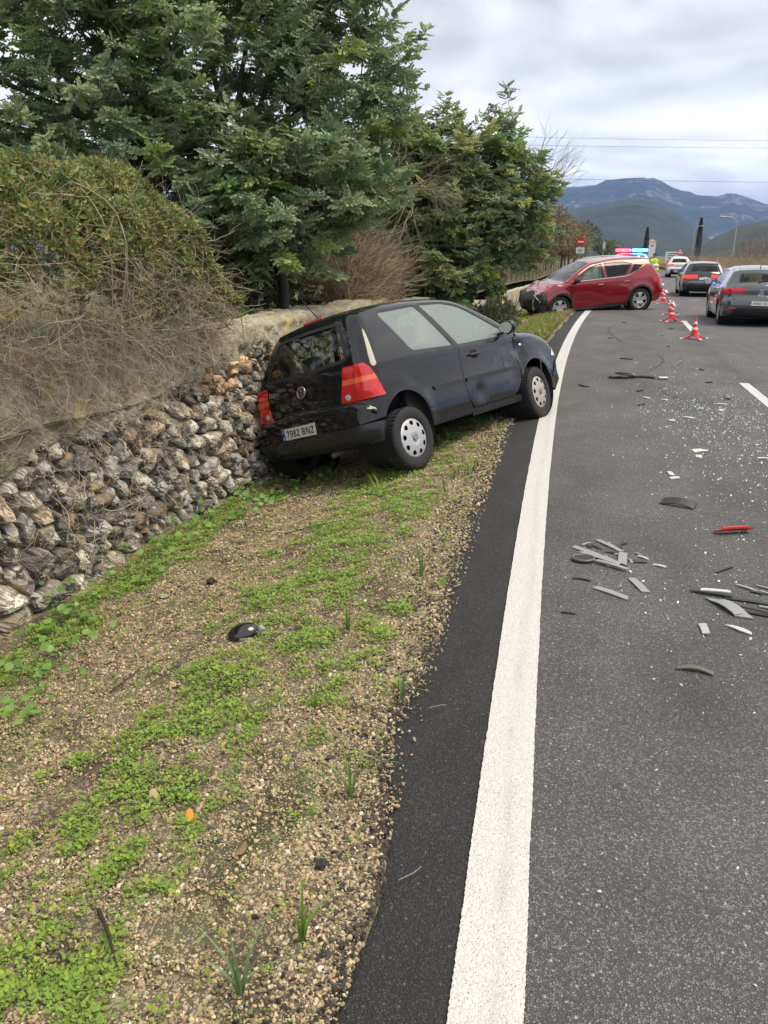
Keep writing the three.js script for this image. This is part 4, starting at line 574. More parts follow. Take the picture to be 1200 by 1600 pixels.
{ // red crossover with its crushed nose over the verge
  const car = thing('red_crossover', 'dark red crossover with crushed nose and deployed airbags standing across the lane', 'car');
  poseCar(car, 6.80, -.13, 26.6, -1.79, -.085, .035); car.scale.setScalar(1.05);
  const red = carPaint(.24, .009, .016, { metalness: .15 }), clad = std(.03, .03, .032, { roughness: .7 });
  const front = x => smooth(1.05, 2.2, x);
  const c = { paint: red, cladding: clad, half: .915, xF: 1.333, xR: -1.333, yW: .36, RA: .405, sill: .27, wr: .352, ww: .225, rim: .238, wheel: { n: 5, w: .17, a: .085, b: .16 }, rimMat: std(.68, .69, .70, { metalness: .6, roughness: .3 }),
    out: [[2.02, .26, .1, .12, 0], [2.17, .38, .25, .3, .06], [2.215, .62, .3, .36, .09], [2.18, .82, .28, .34, .08], [2.03, .94, .2, .22, .06], [1.6, 1.03, .14, .14, .04], [1.12, 1.095, .12, .12, .03], [.72, 1.33, .08, .10, .05], [.28, 1.53, .08, .12, .04], [-.1, 1.605, .08, .14, .03], [-.7, 1.625, .08, .14, .02], [-1.3, 1.60, .08, .13, .02], [-1.74, 1.545, .07, .12, .02], [-1.80, 1.49, .1, .12, .03], [-1.99, 1.13, .14, .16, .05], [-2.10, 1.0, .18, .2, .06], [-2.13, .82, .2, .24, .06], [-2.19, .73, .22, .25, .06], [-2.20, .52, .22, .25, .06], [-2.13, .34, .2, .22, .05], [-1.98, .27, .1, .1, 0]],
    W: wBody(.915, 1.02, .33, 1.333, -1.333, .36, .405),
    deform: v => { const f = front(v.x); if (f > 0) { // the nose is pushed back and down, its skin crumpled
      const cr = n3(v.x * 2.3, v.y * 2.1, v.z * 1.9), c2 = n3(v.x * 5, v.y * 3, v.z * 2.5); v.x -= f * (.16 + .06 * cr); v.y -= f * .09 * smooth(.6, 1.0, v.y) - f * (.05 * cr + .02 * c2) * smooth(.5, .9, v.y); v.z *= 1 - .05 * f - .05 * f * cr; v.y += .05 * Math.exp(-(((v.x - 1.45) / .16) ** 2)) * smooth(.9, 1.05, v.y); }
      if (v.z < -.5) { const q = Math.exp(-(((v.x - .62) / .42) ** 2) - (((v.y - .5) / .2) ** 2)); v.z += .055 * q; v.z += .02 * Math.exp(-(((v.x - .15) / .2) ** 2) - (((v.y - .42) / .12) ** 2)); } return v; },
    hood0: 3.7, cowl: 6, roof: 8.2, hatch: 12.3, glass: [13.15, 14.1], bump: 16.6, skirt: 18.3, glassIn: .1, doors: [.95, -.17, -1.05], belt: x => 1.055 + .04 * smooth(1, -1.2, x), noseX: 1.83, tailX: -1.80, wrapY: .55,
    windows: [rounded([[.90, 1.125, .03], [.30, 1.455, .1], [-.13, 1.525, .02], [-.15, 1.10, .02]]), rounded([[-.22, 1.10, .02], [-.21, 1.53, .02], [-.86, 1.52, .06], [-1.16, 1.44, .03], [-.86, 1.135, .04]]), rounded([[-1.20, 1.425, .03], [-1.50, 1.37, .05], [-1.25, 1.22, .03], [-.96, 1.15, .03]])],
    sideGlass: [mGlass, mDarkGlass, mDarkGlass], strips: [[[.92, 1.09], [-.80, 1.10], [-1.02, 1.13], [-1.52, 1.345], [-1.56, 1.39], [-1.50, 1.345], [-1.0, 1.112], [-.80, 1.082], [.92, 1.068]].map(p => [p[0], p[1] + .008])], handles: [[.02, .93], [-.86, .955]], mirror: [.80, 1.13, 1.0], mirrorMat: clad,
    tail: { y0: .84, y1: 1.0, x0: -1.80, x1: -1.72, in0: .3, in1: .3 }, head: { s0: 3.1, s1: 3.65, x: 1.86 }, headMat: mBlackTrim, bumperMat: red, skirtMat: clad, frontMat: mBlackTrim, frameMat: red, dF: { '-1': .0, 1: .02 }, steer: .05, screenGlass: mGlass };
  const { B, L } = fiveDoor(car, c);
  // roof rails, airbags, torn front: bumper beam, radiator, loose headlamp and a hanging strip
  for (const sg of [-1, 1]) mesh('roof_rail', tube([V(.15, 1.56, sg * .60), V(-.2, 1.615, sg * .61), V(-.8, 1.64, sg * .61), V(-1.5, 1.585, sg * .58)], .012, .012, 6), mSilver, car);
  const bag = std(.62, .60, .56, { roughness: .95 }); mesh('curtain_airbag', (() => grid(30, 8, (u, v) => { const x = lerp(.80, -.14, u), y = lerp(lerp(1.50, 1.14, smooth(.25, .8, x)), 1.02, v); return { p: [x, y, lerp(-.60, -.72, v) - .02 * Math.sin(u * 17 + 2 * v) + .025 * n2(x * 5, y * 6)], uv: [u, v] }; }))(), bag, car);
  mesh('driver_airbag', (() => { const g = new THREE.SphereGeometry(.26, 20, 14), p = g.attributes.position; for (let i = 0; i < p.count; i++) { const k = 1 + .15 * n3(p.getX(i) * 6, p.getY(i) * 6, p.getZ(i) * 6); p.setXYZ(i, p.getX(i) * .5 * k, p.getY(i) * k, p.getZ(i) * k); } g.computeVertexNormals(); return g.translate(.55, .98, -.36); })(), bag, car);
  mesh('bumper_beam', tube([V(1.88, .55, -.72), V(1.97, .56, -.2), V(1.98, .55, .3), V(1.85, .52, .75)], .055, .055, 6), std(.12, .12, .13, { metalness: .6, roughness: .6 }), car);
  mesh('radiator', box(.05, .42, 1.1, 1.82, .58, 0), std(.05, .05, .05, { roughness: .8 }), car);
  const r = rngOf(71); for (let k = 0; k < 9; k++) { const y = .35 + .45 * r(), z = -.86 + .5 * r(), x = 1.9 + .22 * r(); const g = box(.02, .16 + .22 * r(), .05 + .09 * r()).rotateX(r() * 3).rotateZ(r() * 2 - 1).translate(x, y, z); mesh('torn_trim', g, k % 3 === 0 ? mSilver : k % 3 === 1 ? mBlackTrim : clad, car); }
  mesh('hanging_strip', tube([V(1.82, .82, -.80), V(1.86, .6, -.86), V(1.78, .32, -.84), V(1.76, .12, -.86)], .018, .012, 5), std(.45, .46, .48, { metalness: .4, roughness: .4 }), car);
  mesh('grille_rim', tube([V(2.02, .80, -.62), V(2.10, .66, -.70), V(2.10, .45, -.62), V(2.04, .36, -.40)], .018, .018, 6), mChrome, car);
}
{ // dark grey hatchback passing on the right
  const car = thing('grey_hatchback', 'dark grey five-door hatchback with red tail lights driving past the cones', 'car');
  const p = RD(22.9, 4.32); poseCar(car, p.x, 0, -p.z, .285);
  const paint = carPaint(.10, .112, .115, { metalness: .5 });
  const { B, L } = fiveDoor(car, { paint, half: .885, xF: 1.28, xR: -1.28, yW: .32, RA: .355, sill: .22, wr: .315, ww: .205, rim: .215, wheel: { n: 5, w: .16, a: .07, b: .18 },
    out: [[1.92, .22, .1, .12, 0], [2.04, .36, .25, .3, .06], [2.07, .58, .28, .33, .08], [2.0, .74, .2, .25, .06], [1.55, .90, .14, .14, .04], [1.05, .975, .11, .12, .03], [.72, 1.16, .08, .10, .05], [.36, 1.345, .08, .12, .04], [0, 1.415, .08, .13, .03], [-.6, 1.44, .08, .13, .02], [-1.15, 1.41, .08, .13, .02], [-1.56, 1.35, .07, .12, .02], [-1.62, 1.30, .1, .12, .03], [-1.80, 1.04, .13, .15, .05], [-1.92, .93, .18, .2, .06], [-1.94, .74, .2, .22, .05], [-2.0, .64, .2, .24, .06], [-2.02, .48, .2, .24, .06], [-1.96, .32, .18, .2, .05], [-1.82, .25, .1, .1, 0]],
    W: wBody(.885, .92, .37, 1.28, -1.28, .32, .355), hood0: 3.4, cowl: 5, roof: 7.2, hatch: 11.3, glass: [12.15, 13.05], bump: 15.45, skirt: 17.1, glassIn: .09, doors: [.95, -.12, -.98], belt: x => .945 + .03 * smooth(1, -1.2, x), noseX: 1.72, tailX: -1.65, wrapY: .5,
    windows: [rounded([[.86, 1.0, .03], [.34, 1.28, .1], [-.06, 1.335, .02], [-.09, .985, .02]]), rounded([[-.16, .985, .02], [-.13, 1.34, .02], [-.75, 1.33, .08], [-1.12, 1.12, .04], [-1.02, 1.0, .03]])],
    sideGlass: [mDarkGlass, mDarkGlass], handles: [[.0, .85], [-.85, .88]], mirror: [.72, 1.0, 1.0], tail: { y0: .80, y1: .935, x0: -1.62, x1: -1.66, in0: .19, in1: .32, slant: .25 }, head: { s0: 2.6, s1: 3.3, x: 1.7 }, skirtMat: mBlackTrim, rearGlass: phy(.35, .40, .38, { roughness: .03, transmission: 1, thickness: 0 }) });
  const pl = plateMesh('4983 KLV', .52, .11, L.rear); B.put(pl, B.sOfY(.56, B.sk[15], B.sk[18]), 0, .016);
  const em = mesh('badge', merge([rbox(.11, .022, .008, .003, 0, .034, 0), rbox(.11, .022, .008, .003, 0, -.034, 0), box(.09, .022, .006).rotateZ(-.55)]), mChrome, L.hatch); B.put(em, B.sOfY(.85, B.sk[13], B.sk[16]), 0, .012);
  const lt = lettering('model_lettering', 'IBIZA', .04, L.hatch, mChrome); B.put(lt, B.sOfY(.745, B.sk[13], B.sk[16]), 0, .012);
  for (const sg of [-1, 1]) { const rf = mesh('reflector', rbox(.20, .035, .012, .005), mRedLens, L.rear); B.put(rf, B.sOfY(.45, B.sk[15], B.sk[19]), sg * .62, .016); }
  mesh('aerial', tube([V(-1.25, 1.42, 0), V(-1.38, 1.47, 0)], .012, .006, 6), mBlackTrim, car);
}
const litRed = new THREE.MeshPhysicalMaterial({ color: rgb(.6, .02, .02), roughness: .2, emissive: rgb(1, .06, .04), emissiveIntensity: .55 });
{ // dark estate further on
  const car = thing('dark_estate_car', 'dark grey estate car with lit brake lights following the white car', 'car');
  const p = RD(37.4, 3.98); poseCar(car, p.x, 0, -p.z, .29);
  const paint = carPaint(.035, .040, .048, { metalness: .5 });
  const { B, L } = fiveDoor(car, { paint, half: .89, xF: 1.32, xR: -1.32, yW: .32, RA: .36, sill: .22, wr: .318, ww: .21, rim: .215, wheel: { n: 6, w: .15, a: .07, b: .15 }, lensMat: litRed,
    out: [[2.1, .22, .1, .12, 0], [2.22, .36, .25, .3, .06], [2.26, .58, .28, .33, .08], [2.18, .72, .2, .25, .06], [1.6, .88, .14, .14, .04], [1.05, .97, .11, .12, .03], [.72, 1.16, .08, .10, .05], [.36, 1.345, .08, .12, .04], [0, 1.405, .08, .13, .03], [-.6, 1.43, .08, .13, .02], [-1.25, 1.41, .08, .13, .02], [-1.82, 1.36, .07, .12, .02], [-1.88, 1.31, .1, .12, .03], [-2.08, 1.02, .13, .15, .05], [-2.16, .92, .18, .2, .06], [-2.2, .74, .2, .22, .05], [-2.26, .64, .2, .24, .06], [-2.28, .48, .2, .24, .06], [-2.2, .32, .18, .2, .05], [-2.05, .25, .1, .1, 0]],
    W: wBody(.89, .92, .36, 1.32, -1.32, .32, .36), hood0: 3.4, cowl: 5, roof: 7.2, hatch: 11.3, glass: [12.15, 13.1], bump: 15.45, skirt: 17.1, glassIn: .06, doors: [.95, -.12, -1.0], belt: x => .945, noseX: 1.8, tailX: -1.85, wrapY: .5,
    windows: [rounded([[.86, .99, .03], [.34, 1.28, .1], [-.06, 1.325, .02], [-.09, .985, .02]]), rounded([[-.16, .985, .02], [-.13, 1.33, .02], [-.9, 1.33, .05], [-1.05, .985, .03]]), rounded([[-1.12, .985, .03], [-.97, 1.33, .03], [-1.55, 1.29, .06], [-1.72, 1.02, .05]])],
    sideGlass: [mDarkGlass, mDarkGlass, mDarkGlass], handles: [[.0, .84], [-.87, .85]], mirror: [.72, 1.0, 1.0], tail: { y0: .76, y1: .90, x0: -1.9, x1: -1.9, in0: .34, in1: .34 }, head: { s0: 2.6, s1: 3.3, x: 1.75 }, skirtMat: mBlackTrim, strips: [] });
  const pl = plateMesh('2716 FKD', .50, .11, L.hatch); B.put(pl, B.sOfY(.74, B.sk[14], B.sk[16]), 0, .02);
  const st = mesh('chrome_strip', rbox(1.2, .02, .012, .005), mSilver, L.rear); B.put(st, B.sOfY(.60, B.sk[15], B.sk[18]), 0, .014);
  for (const sg of [-1, 1]) mesh('roof_rail', tube([V(.0, 1.40, sg * .56), V(-.5, 1.455, sg * .57), V(-1.1, 1.445, sg * .57), V(-1.6, 1.38, sg * .55)], .012, .012, 6), mSilver, car);
}
const suvOut = [[1.95, .26, .1, .12, 0], [2.08, .40, .25, .3, .06], [2.12, .64, .28, .33, .08], [2.04, .86, .2, .25, .06], [1.6, 1.0, .14, .14, .04], [1.12, 1.07, .11, .12, .03], [.78, 1.28, .08, .10, .05], [.40, 1.49, .08, .12, .04], [.05, 1.56, .08, .13, .03], [-.55, 1.58, .08, .13, .02], [-1.2, 1.56, .08, .13, .02], [-1.62, 1.50, .07, .12, .02], [-1.68, 1.45, .1, .12, .03], [-1.85, 1.12, .13, .15, .05], [-1.93, 1.0, .18, .2, .06], [-1.96, .80, .2, .22, .05], [-2.03, .70, .2, .24, .06], [-2.05, .52, .2, .24, .06], [-1.98, .36, .18, .2, .05], [-1.85, .28, .1, .1, 0]];
const suvSpec = o => ({ half: .895, xF: 1.29, xR: -1.29, yW: .34, RA: .38, sill: .25, wr: .335, ww: .215, rim: .22, wheel: { n: 5, w: .16, a: .07, b: .16 }, out: suvOut, W: wBody(.895, 1.02, .34, 1.29, -1.29, .34, .38), hood0: 3.4, cowl: 5, roof: 7.2, hatch: 11.3, glass: [12.15, 13.05], bump: 15.45, skirt: 16.4, glassIn: .07, doors: [.95, -.12, -1.0], belt: x => 1.04, noseX: 1.75, tailX: -1.68, wrapY: .5,
  windows: [rounded([[.88, 1.09, .03], [.36, 1.42, .1], [-.06, 1.48, .02], [-.09, 1.08, .02]]), rounded([[-.16, 1.08, .02], [-.13, 1.485, .02], [-.85, 1.47, .06], [-1.05, 1.08, .04]])], sideGlass: [mDarkGlass, mDarkGlass], handles: [[.0, .92], [-.86, .94]], mirror: [.75, 1.1, 1.0], tail: { y0: .88, y1: 1.0, x0: -1.62, x1: -1.62, in0: .28, in1: .28 }, head: { s0: 2.6, s1: 3.3, x: 1.7 }, skirtMat: mBlackTrim, ...o });
{
  const car = thing('white_crossover', 'white crossover leading the queue of cars beyond the dark estate', 'car');
  const p = RD(66.5, 4.1); poseCar(car, p.x, 0, -p.z, .31);
  const { B, L } = fiveDoor(car, suvSpec({ paint: phy(.72, .72, .72, { roughness: .35, clearcoat: 1, clearcoatRoughness: .05 }), lensMat: litRed }));
  const pl = plateMesh('6310 LHT', .50, .11, L.hatch); B.put(pl, B.sOfY(.86, B.sk[14], B.sk[16]), 0, .02);
}
{ // patrol car standing behind the crossover, its light bar flashing
  const car = thing('patrol_car', 'patrol car with flashing red and blue light bar behind the red crossover', 'car');
  const p = RD(37.5, .95); poseCar(car, p.x, 0, -p.z, .33 + Math.PI); car.scale.setScalar(1.13);
  const { B, L } = fiveDoor(car, suvSpec({ paint: phy(.55, .57, .58, { roughness: .35, clearcoat: 1 }) }));
  const bar = mesh('light_bar', merge([rbox(.22, .05, 1.26, .02, .1, 1.615, 0), box(.1, .05, .06, .1, 1.58, .45), box(.1, .05, .06, .1, 1.58, -.45)]), mBlackTrim, car);
  const glow = (r, g, b, k) => new THREE.MeshStandardMaterial({ color: rgb(r * .3, g * .3, b * .3), emissive: rgb(r, g, b), emissiveIntensity: k, roughness: .2 });
  const lamp = (col, k, z0, z1, y) => { const m = mesh('beacon_lamp', rbox(.2, .11, Math.abs(z1 - z0), .03, .1, y, (z0 + z1) / 2), glow(...col, k), bar); const l = new THREE.PointLight(rgb(...col), k * .3, 0, 2); l.position.set(.32, y + .02, (z0 + z1) / 2); l.castShadow = true; l.name = 'beacon_light'; car.add(l); return m; };
  lamp([1, .02, .035], 11, .04, .62, 1.69); lamp([.03, .25, 1], 11, -.62, -.02, 1.69);
}
// ---------------------------------------------------------------- vegetation
function leafGeo(list) { // list of {m: Matrix4, l, w, droop}
  const P = [], I = []; const v = V(0, 0, 0);
  for (const { m, l, w, c = .12 } of list) { const b = P.length / 3; for (const [x, y, z] of [[0, 0, 0], [-w * .42, l * .32, c * w], [w * .42, l * .32, c * w], [-w * .5, l * .66, -c * l * .3 + c * w], [w * .5, l * .66, -c * l * .3 + c * w], [0, l, -c * l], [0, l * .5, -c * w * .4], [-w * .33, l * .90, -c * l * .7], [w * .33, l * .90, -c * l * .7]]) { v.set(x, y, z).applyMatrix4(m); P.push(v.x, v.y, v.z); }
    I.push(b, b + 6, b + 1, b, b + 2, b + 6, b + 1, b + 6, b + 3, b + 2, b + 4, b + 6, b + 3, b + 6, b + 7, b + 4, b + 8, b + 6, b + 7, b + 6, b + 5, b + 5, b + 6, b + 8); }
  return geoFrom(P, I, new Array(P.length / 3 * 2).fill(0));
}
const T3 = (x, y, z, rx, ry, rz) => M4(V(x, y, z), new THREE.Euler(rx, ry, rz, 'ZYX'), 1);
function pinnate(n, L, l, w, seed) { const r = rngOf(seed), o = []; for (let i = 0; i < n; i++) { const y = L * (.2 + .8 * i / n); for (const s of [-1, 1]) o.push({ m: T3(0, y, 0, (r() - .5) * .5, s * (.25 + .3 * r()), -s * (.95 - .35 * i / n + .2 * (r() - .5))), l: l * (.85 + .3 * r()), w }); } o.push({ m: T3(0, L, 0, 0, 0, 0), l, w }); return leafGeo(o); }
function whorl(n, l, w, seed, up = .7) { const r = rngOf(seed), o = []; for (let i = 0; i < n; i++) { const a = i * 2.4; o.push({ m: M4(V(0, .02 * r(), 0), new THREE.Euler(up + .5 * (r() - .5), a, 0, 'YXZ'), 1), l: l * (.7 + .5 * r()), w }); } return leafGeo(o); }
const leafMat = (r, g, b, o = {}) => phy(r, g, b, { roughness: .82, transmission: .36, thickness: 0, ...o });
const frame = (p, y, zHint, s) => { const Y = y.clone().normalize(), X = V(0, 0, 0).crossVectors(Y, zHint).normalize(), Z = V(0, 0, 0).crossVectors(X, Y); const m = new THREE.Matrix4().makeBasis(X.multiplyScalar(s), Y.multiplyScalar(s), Z.multiplyScalar(s)); m.setPosition(p); return m; };
const rv = r => V(r() * 2 - 1, r() * 2 - 1, r() * 2 - 1);
const inBall = r => { let v; do v = rv(r); while (v.lengthSq() > 1); return v; };
const mBark = std(.10, .085, .07, { roughness: .95, bumpMap: rep(stoneMap.bump, 2), bumpScale: .02 }), mTwig = std(.17, .145, .115, { roughness: .95 }), mDryTwig = std(.30, .255, .19, { roughness: .95 });

// a leafy tree: lobes [x,y,z,rx,ry,rz,shoots]; positions local to the trunk foot
function leafyTree(name, label, category, group, foot, o) {
  const t = thing(name, label, category, group, foot), r = rngOf(o.seed);
  mesh('trunk', tube(o.trunk, o.tr, o.tr * .6, 9, 12), o.bark || mBark, t);
  const top = o.trunk[o.trunk.length - 1]; const lists = o.leaves.map(() => []), tw = [];
  for (const [x, y, z, rx, ry, rz, n, pick] of o.lobes) {
    const c = V(x, y, z); const m1 = top.clone().lerp(c, .5).add(rv(r).multiplyScalar(.25)); mesh('limb', tube([top.clone().add(V(0, -.2 * r(), 0)), m1, c], o.tr * .5, o.tr * .16, 6, 8), o.bark || mBark, t);
    for (let i = 0; i < n; i++) {
      const q = inBall(r), k = Math.pow(q.length(), .4) / (q.length() + 1e-6); q.multiplyScalar(k); const lump = 1 + .42 * n3(q.x * 1.7 + x, q.y * 1.7 + y, q.z * 1.7 + z); const p = V(x + q.x * rx * lump, y + q.y * ry * lump, z + q.z * rz * lump); if (o.keep && !o.keep(p)) continue;
      const dir = V(q.x, q.y * .7 + .3, q.z).normalize().addScaledVector(rv(r), .6).normalize(), L = o.shoot * (.6 + .8 * r()); const e = p.clone().addScaledVector(dir, L);
      if (r() < (o.twigRate ?? .6)) tw.push(tube([p.clone().addScaledVector(dir, -.35).addScaledVector(rv(r), .08), p, e], .010, .003, 3, 3));
      const fresh = r() < (o.fresh ?? .12), kind = pick ?? 0; const tint = o.tint(r, p, fresh);
      const m = Math.round(o.per * (.7 + .6 * r())); for (let j = 0; j < m; j++) { const s = j / m, a = j * 2.4 + r(); const side = V(Math.cos(a), 0, Math.sin(a)); const y2 = dir.clone().multiplyScalar(.25 + .35 * s).addScaledVector(side, 1).addScaledVector(rv(r), .55); y2.y -= .15; const col = tint.clone().multiplyScalar(.8 + .4 * r()); lists[kind].push([frame(p.clone().lerp(e, s).addScaledVector(rv(r), .03), y2, V(q.x, q.y + .55, q.z).addScaledVector(rv(r), .6), o.size * (.7 + .6 * r())), col]); }
    }
  }
  lists.forEach((l, i) => l.length && instances('foliage', o.leaves[i][0], o.leaves[i][1], l, t)); if (tw.length) mesh('twigs', merge(tw), o.bark || mTwig, t, 'stuff'); return t;
}
const gCarob = pinnate(4, .15, .048, .031, 3), mCarob = leafMat(1, 1, 1), gSmall = pinnate(4, .10, .04, .02, 5), gRound = whorl(5, .05, .034, 7, .9);
const greens = (a, b) => (r, p, fresh) => fresh ? rgb(.22 + .08 * r(), .33 + .08 * r(), .09) : (t => rgb(lerp(a[0], b[0], t) * (.93 + .14 * r()), lerp(a[1], b[1], t), lerp(a[2], b[2], t) * (.9 + .2 * r())))(r());
const behind = (d, u, y = .72) => RD(d, u, y);

leafyTree('carob_tree', 'large dark green tree with oval leaflets arching over the wall behind the black hatchback', 'tree', null, behind(10.1, -3.75), {
  seed: 21, trunk: [V(0, 0, 0), V(.05, .6, .1), V(-.1, 1.3, .2), V(-.5, 2.0, .2)], tr: .085, shoot: .30, per: 24, size: .95, leaves: [[gCarob, mCarob]], tint: greens([.17, .25, .115], [.285, .37, .185]), fresh: .10,
  keep: p => p.y > .45 + .4 * smooth(-1.2, .8, p.x) || p.x < -2,
  lobes: [[-.6, 2.9, .3, 1.9, 1.6, 1.6, 330], [-2.4, 3.0, .6, 1.7, 1.7, 1.7, 280], [-4.1, 2.8, 1.2, 1.5, 1.7, 1.5, 150], [-1.3, 4.6, 0, 1.7, 1.5, 1.5, 240], [-3.4, 4.8, .4, 1.9, 1.3, 1.5, 140], [.35, 4.4, -.3, .75, 1.3, .8, 95], [.15, 1.6, .95, .95, .75, .8, 150], [-.9, 1.75, 1.25, .9, .85, .7, 130], [-2.2, 1.5, .9, 1.1, .7, .9, 100], [.8, 1.75, .2, .6, .5, .6, 50], [.8, 5.3, -.3, .45, .8, .5, 40], [-5.6, 4.0, 2, 1.2, 1.6, 1.3, 60], [.95, 3.2, -.2, .75, 1.2, .7, 110], [1.0, 4.9, -.2, .5, .8, .5, 60]] });

leafyTree('evergreen_tree', 'tall mixed evergreen tree with yellow-green tufts beyond the hatchback roof', 'tree', null, behind(16.2, -3.35), {
  seed: 33, twigRate: .5, trunk: [V(0, 0, 0), V(.1, .8, .1), V(.2, 1.6, 0)], tr: .09, shoot: .24, per: 17, size: 1.0, leaves: [[gCarob, mCarob]], tint: (r, p, f) => r() < .10 ? rgb(.36, .40, .08) : p.x > 1.0 && r() < .5 ? rgb(.20, .28, .17) : rgb(.19 + .09 * r(), .27 + .08 * r(), .11), fresh: .1,
  lobes: [[.3, 2.1, .2, 1.35, .8, 1.1, 190], [1.3, 1.9, .1, 1.0, .9, 1.0, 140], [1.0, 2.75, 0, 1.25, .6, .8, 150], [-.6, 2.75, .1, 1.0, .55, .6, 110], [2.2, 2.2, .1, .6, .7, .5, 70], [-.4, 1.3, .5, .8, .6, .7, 90], [.65, .8, .8, .55, .6, .5, 80], [-.7, 2.1, 0, .8, .65, .8, 80], [1.3, 1.1, .3, .9, .6, .7, 90], [1.85, 3.25, 0, .22, .55, .22, 22], [.1, 3.2, 0, .25, .45, .3, 20], [.6, 3.35, 0, .22, .45, .25, 18], [1.95, 2.5, 0, .35, .5, .35, 30], [2.2, 1.6, .2, .65, .75, .6, 75]] });

// bare branching crowns
function bareBranches(r, p, dir, len, rad, depth, out, spread = .6, droop = 0) {
  const e = p.clone().addScaledVector(dir, len), m = p.clone().lerp(e, .5).addScaledVector(rv(r), len * .09); out.push(tube([p, m, e], rad, rad * .55, depth > 2 ? 5 : 3, depth > 1 ? 4 : 3)); if (depth === 0) return;
  const n = 2 + (r() < .6 ? 1 : 0); for (let i = 0; i < n; i++) bareBranches(r, p.clone().lerp(e, .45 + .5 * (i + 1) / n), dir.clone().addScaledVector(rv(r), spread).add(V(0, -droop + .06, 0)).normalize(), len * (.62 + .2 * r()), rad * .58, depth - 1, out, spread, droop);
}
function bareTree(name, label, group, foot, seed, h, rad, depth, mat, tilt = V(0, 1, 0), spread = .6, tl = .35) {
  const t = thing(name, label, 'tree', group, foot), r = rngOf(seed); const top = tilt.clone().normalize().multiplyScalar(h * tl); mesh('trunk', tube([V(0, -.1, 0), top.clone().multiplyScalar(.5).addScaledVector(rv(r), .06), top], rad, rad * .75, 7, 6), mat, t);
  const out = []; const n = 4; for (let i = 0; i < n; i++) bareBranches(r, top.clone().multiplyScalar(.85 + .15 * r()), tilt.clone().normalize().addScaledVector(V(Math.cos(i * 1.7 + seed), .1, Math.sin(i * 1.7 + seed)), .75).normalize(), h * .26, rad * .6, depth, out, spread); mesh('branches', merge(out), mat, t, 'stuff'); return t;
}
bareTree('bare_tree', 'leafless grey shrub tree tangled into the mixed evergreen tree', null, behind(15.2, -4.3), 5, 3.9, .06, 4, std(.24, .205, .16, { roughness: .95 }), V(-.15, 1, 0), .75);
bareTree('bare_tree', 'leafless tree with fine upswept twigs reaching past the mixed evergreen tree', null, behind(19.5, -2.6), 8, 4.4, .05, 4, std(.19, .165, .14, { roughness: .95 }), V(.35, 1, 0), .5);
{ // dry twigs hanging over the evergreen's left shoulder
  const t = thing('dry_branch', 'mass of dead grey twigs draped over the evergreen tree', 'branch', null, behind(14.6, -3.4, 2.6)); const out = [], r = rngOf(14); for (let i = 0; i < 7; i++) bareBranches(r, V(-.2 + .12 * i, .15 + .1 * r(), 0), V(.6 + .3 * r() - .12 * i, .2 - .05 * i, .2 * r()).normalize(), .55, .016, 4, out, .55, .16); mesh('twigs', merge(out), std(.27, .23, .185, { roughness: .95 }), t, 'stuff');
}
// small leafy bushes
function bush(name, label, category, group, pos, rx, ry, rz, n, geo, mat, tint, size, seed, stems) {
  const t = thing(name, label, category, group, pos), r = rngOf(seed), L = []; for (let i = 0; i < n; i++) { const q = inBall(r), k = Math.pow(q.length(), .45) / (q.length() + 1e-6); q.multiplyScalar(k); const l = 1 + .3 * n3(q.x * 2 + seed, q.y * 2, q.z * 2); if (q.y < -.55) continue; L.push([frame(V(q.x * rx * l, ry + q.y * ry * l, q.z * rz * l), V(q.x, q.y + .5, q.z).addScaledVector(rv(r), .7), V(0, 1, 0).addScaledVector(rv(r), .6), size * (.7 + .6 * r())), tint(r, q)]); }
  instances('foliage', geo, mat, L, t); const st = []; for (let i = 0; i < (stems || 14); i++) { const a = r() * 6.28, e = V(Math.cos(a) * rx * .7 * r(), ry * (.8 + .9 * r()), Math.sin(a) * rz * .7 * r()); st.push(tube([V(e.x * .2, -.1, e.z * .2), e.clone().multiplyScalar(.55).addScaledVector(rv(r), .08), e], .012, .004, 4, 4)); } mesh('stems', merge(st), mTwig, t, 'stuff'); return t;
}
bush('ivy_bush', 'dense green ivy mound on the wall below the mixed evergreen tree', 'bush', null, RD(16.0, -2.75, .3), .75, .75, .6, 1100, gRound, mCarob, r => rgb(.04 + .03 * r(), .09 + .05 * r(), .03), 1.7, 41);
bush('wall_bush', 'grey-green leafy bush growing out of the far wall beside the red crossover', 'bush', null, RD(16.6, -1.95, -.32), .75, .48, .8, 1500, gSmall, mCarob, r => r() < .25 ? rgb(.16, .15, .09) : rgb(.08 + .05 * r(), .11 + .05 * r(), .05), 1.0, 42);
bush('wall_bush', 'low bush hiding the broken gap in the far wall', 'bush', null, RD(21.5, -2.3, -.28), .6, .4, .8, 800, gSmall, mCarob, r => rgb(.07 + .05 * r(), .10 + .04 * r(), .04), 1.0, 43);
bush('wall_bush', 'small bright green shrub standing on the wall end', 'bush', null, RD(23.5, -2.75, .35), .35, .42, .4, 420, gRound, mCarob, r => rgb(.09 + .05 * r(), .15 + .05 * r(), .04), 1.5, 44);
for (const [d, u, s, w] of [[7.3, -3.55, 51, 'next to the overgrown hedge'], [7.9, -3.6, 52, 'between two others'], [8.5, -3.7, 53, 'next to the carob trunk']]) bush('wall_top_weed', 'bright green weed behind the wall top, ' + w, 'plant', 'weeds behind the wall top', RD(d, u, .72), .3, .20, .25, 150, gRound, mCarob, r => rgb(.10 + .06 * r(), .20 + .08 * r(), .03), 1.6, s, 4);
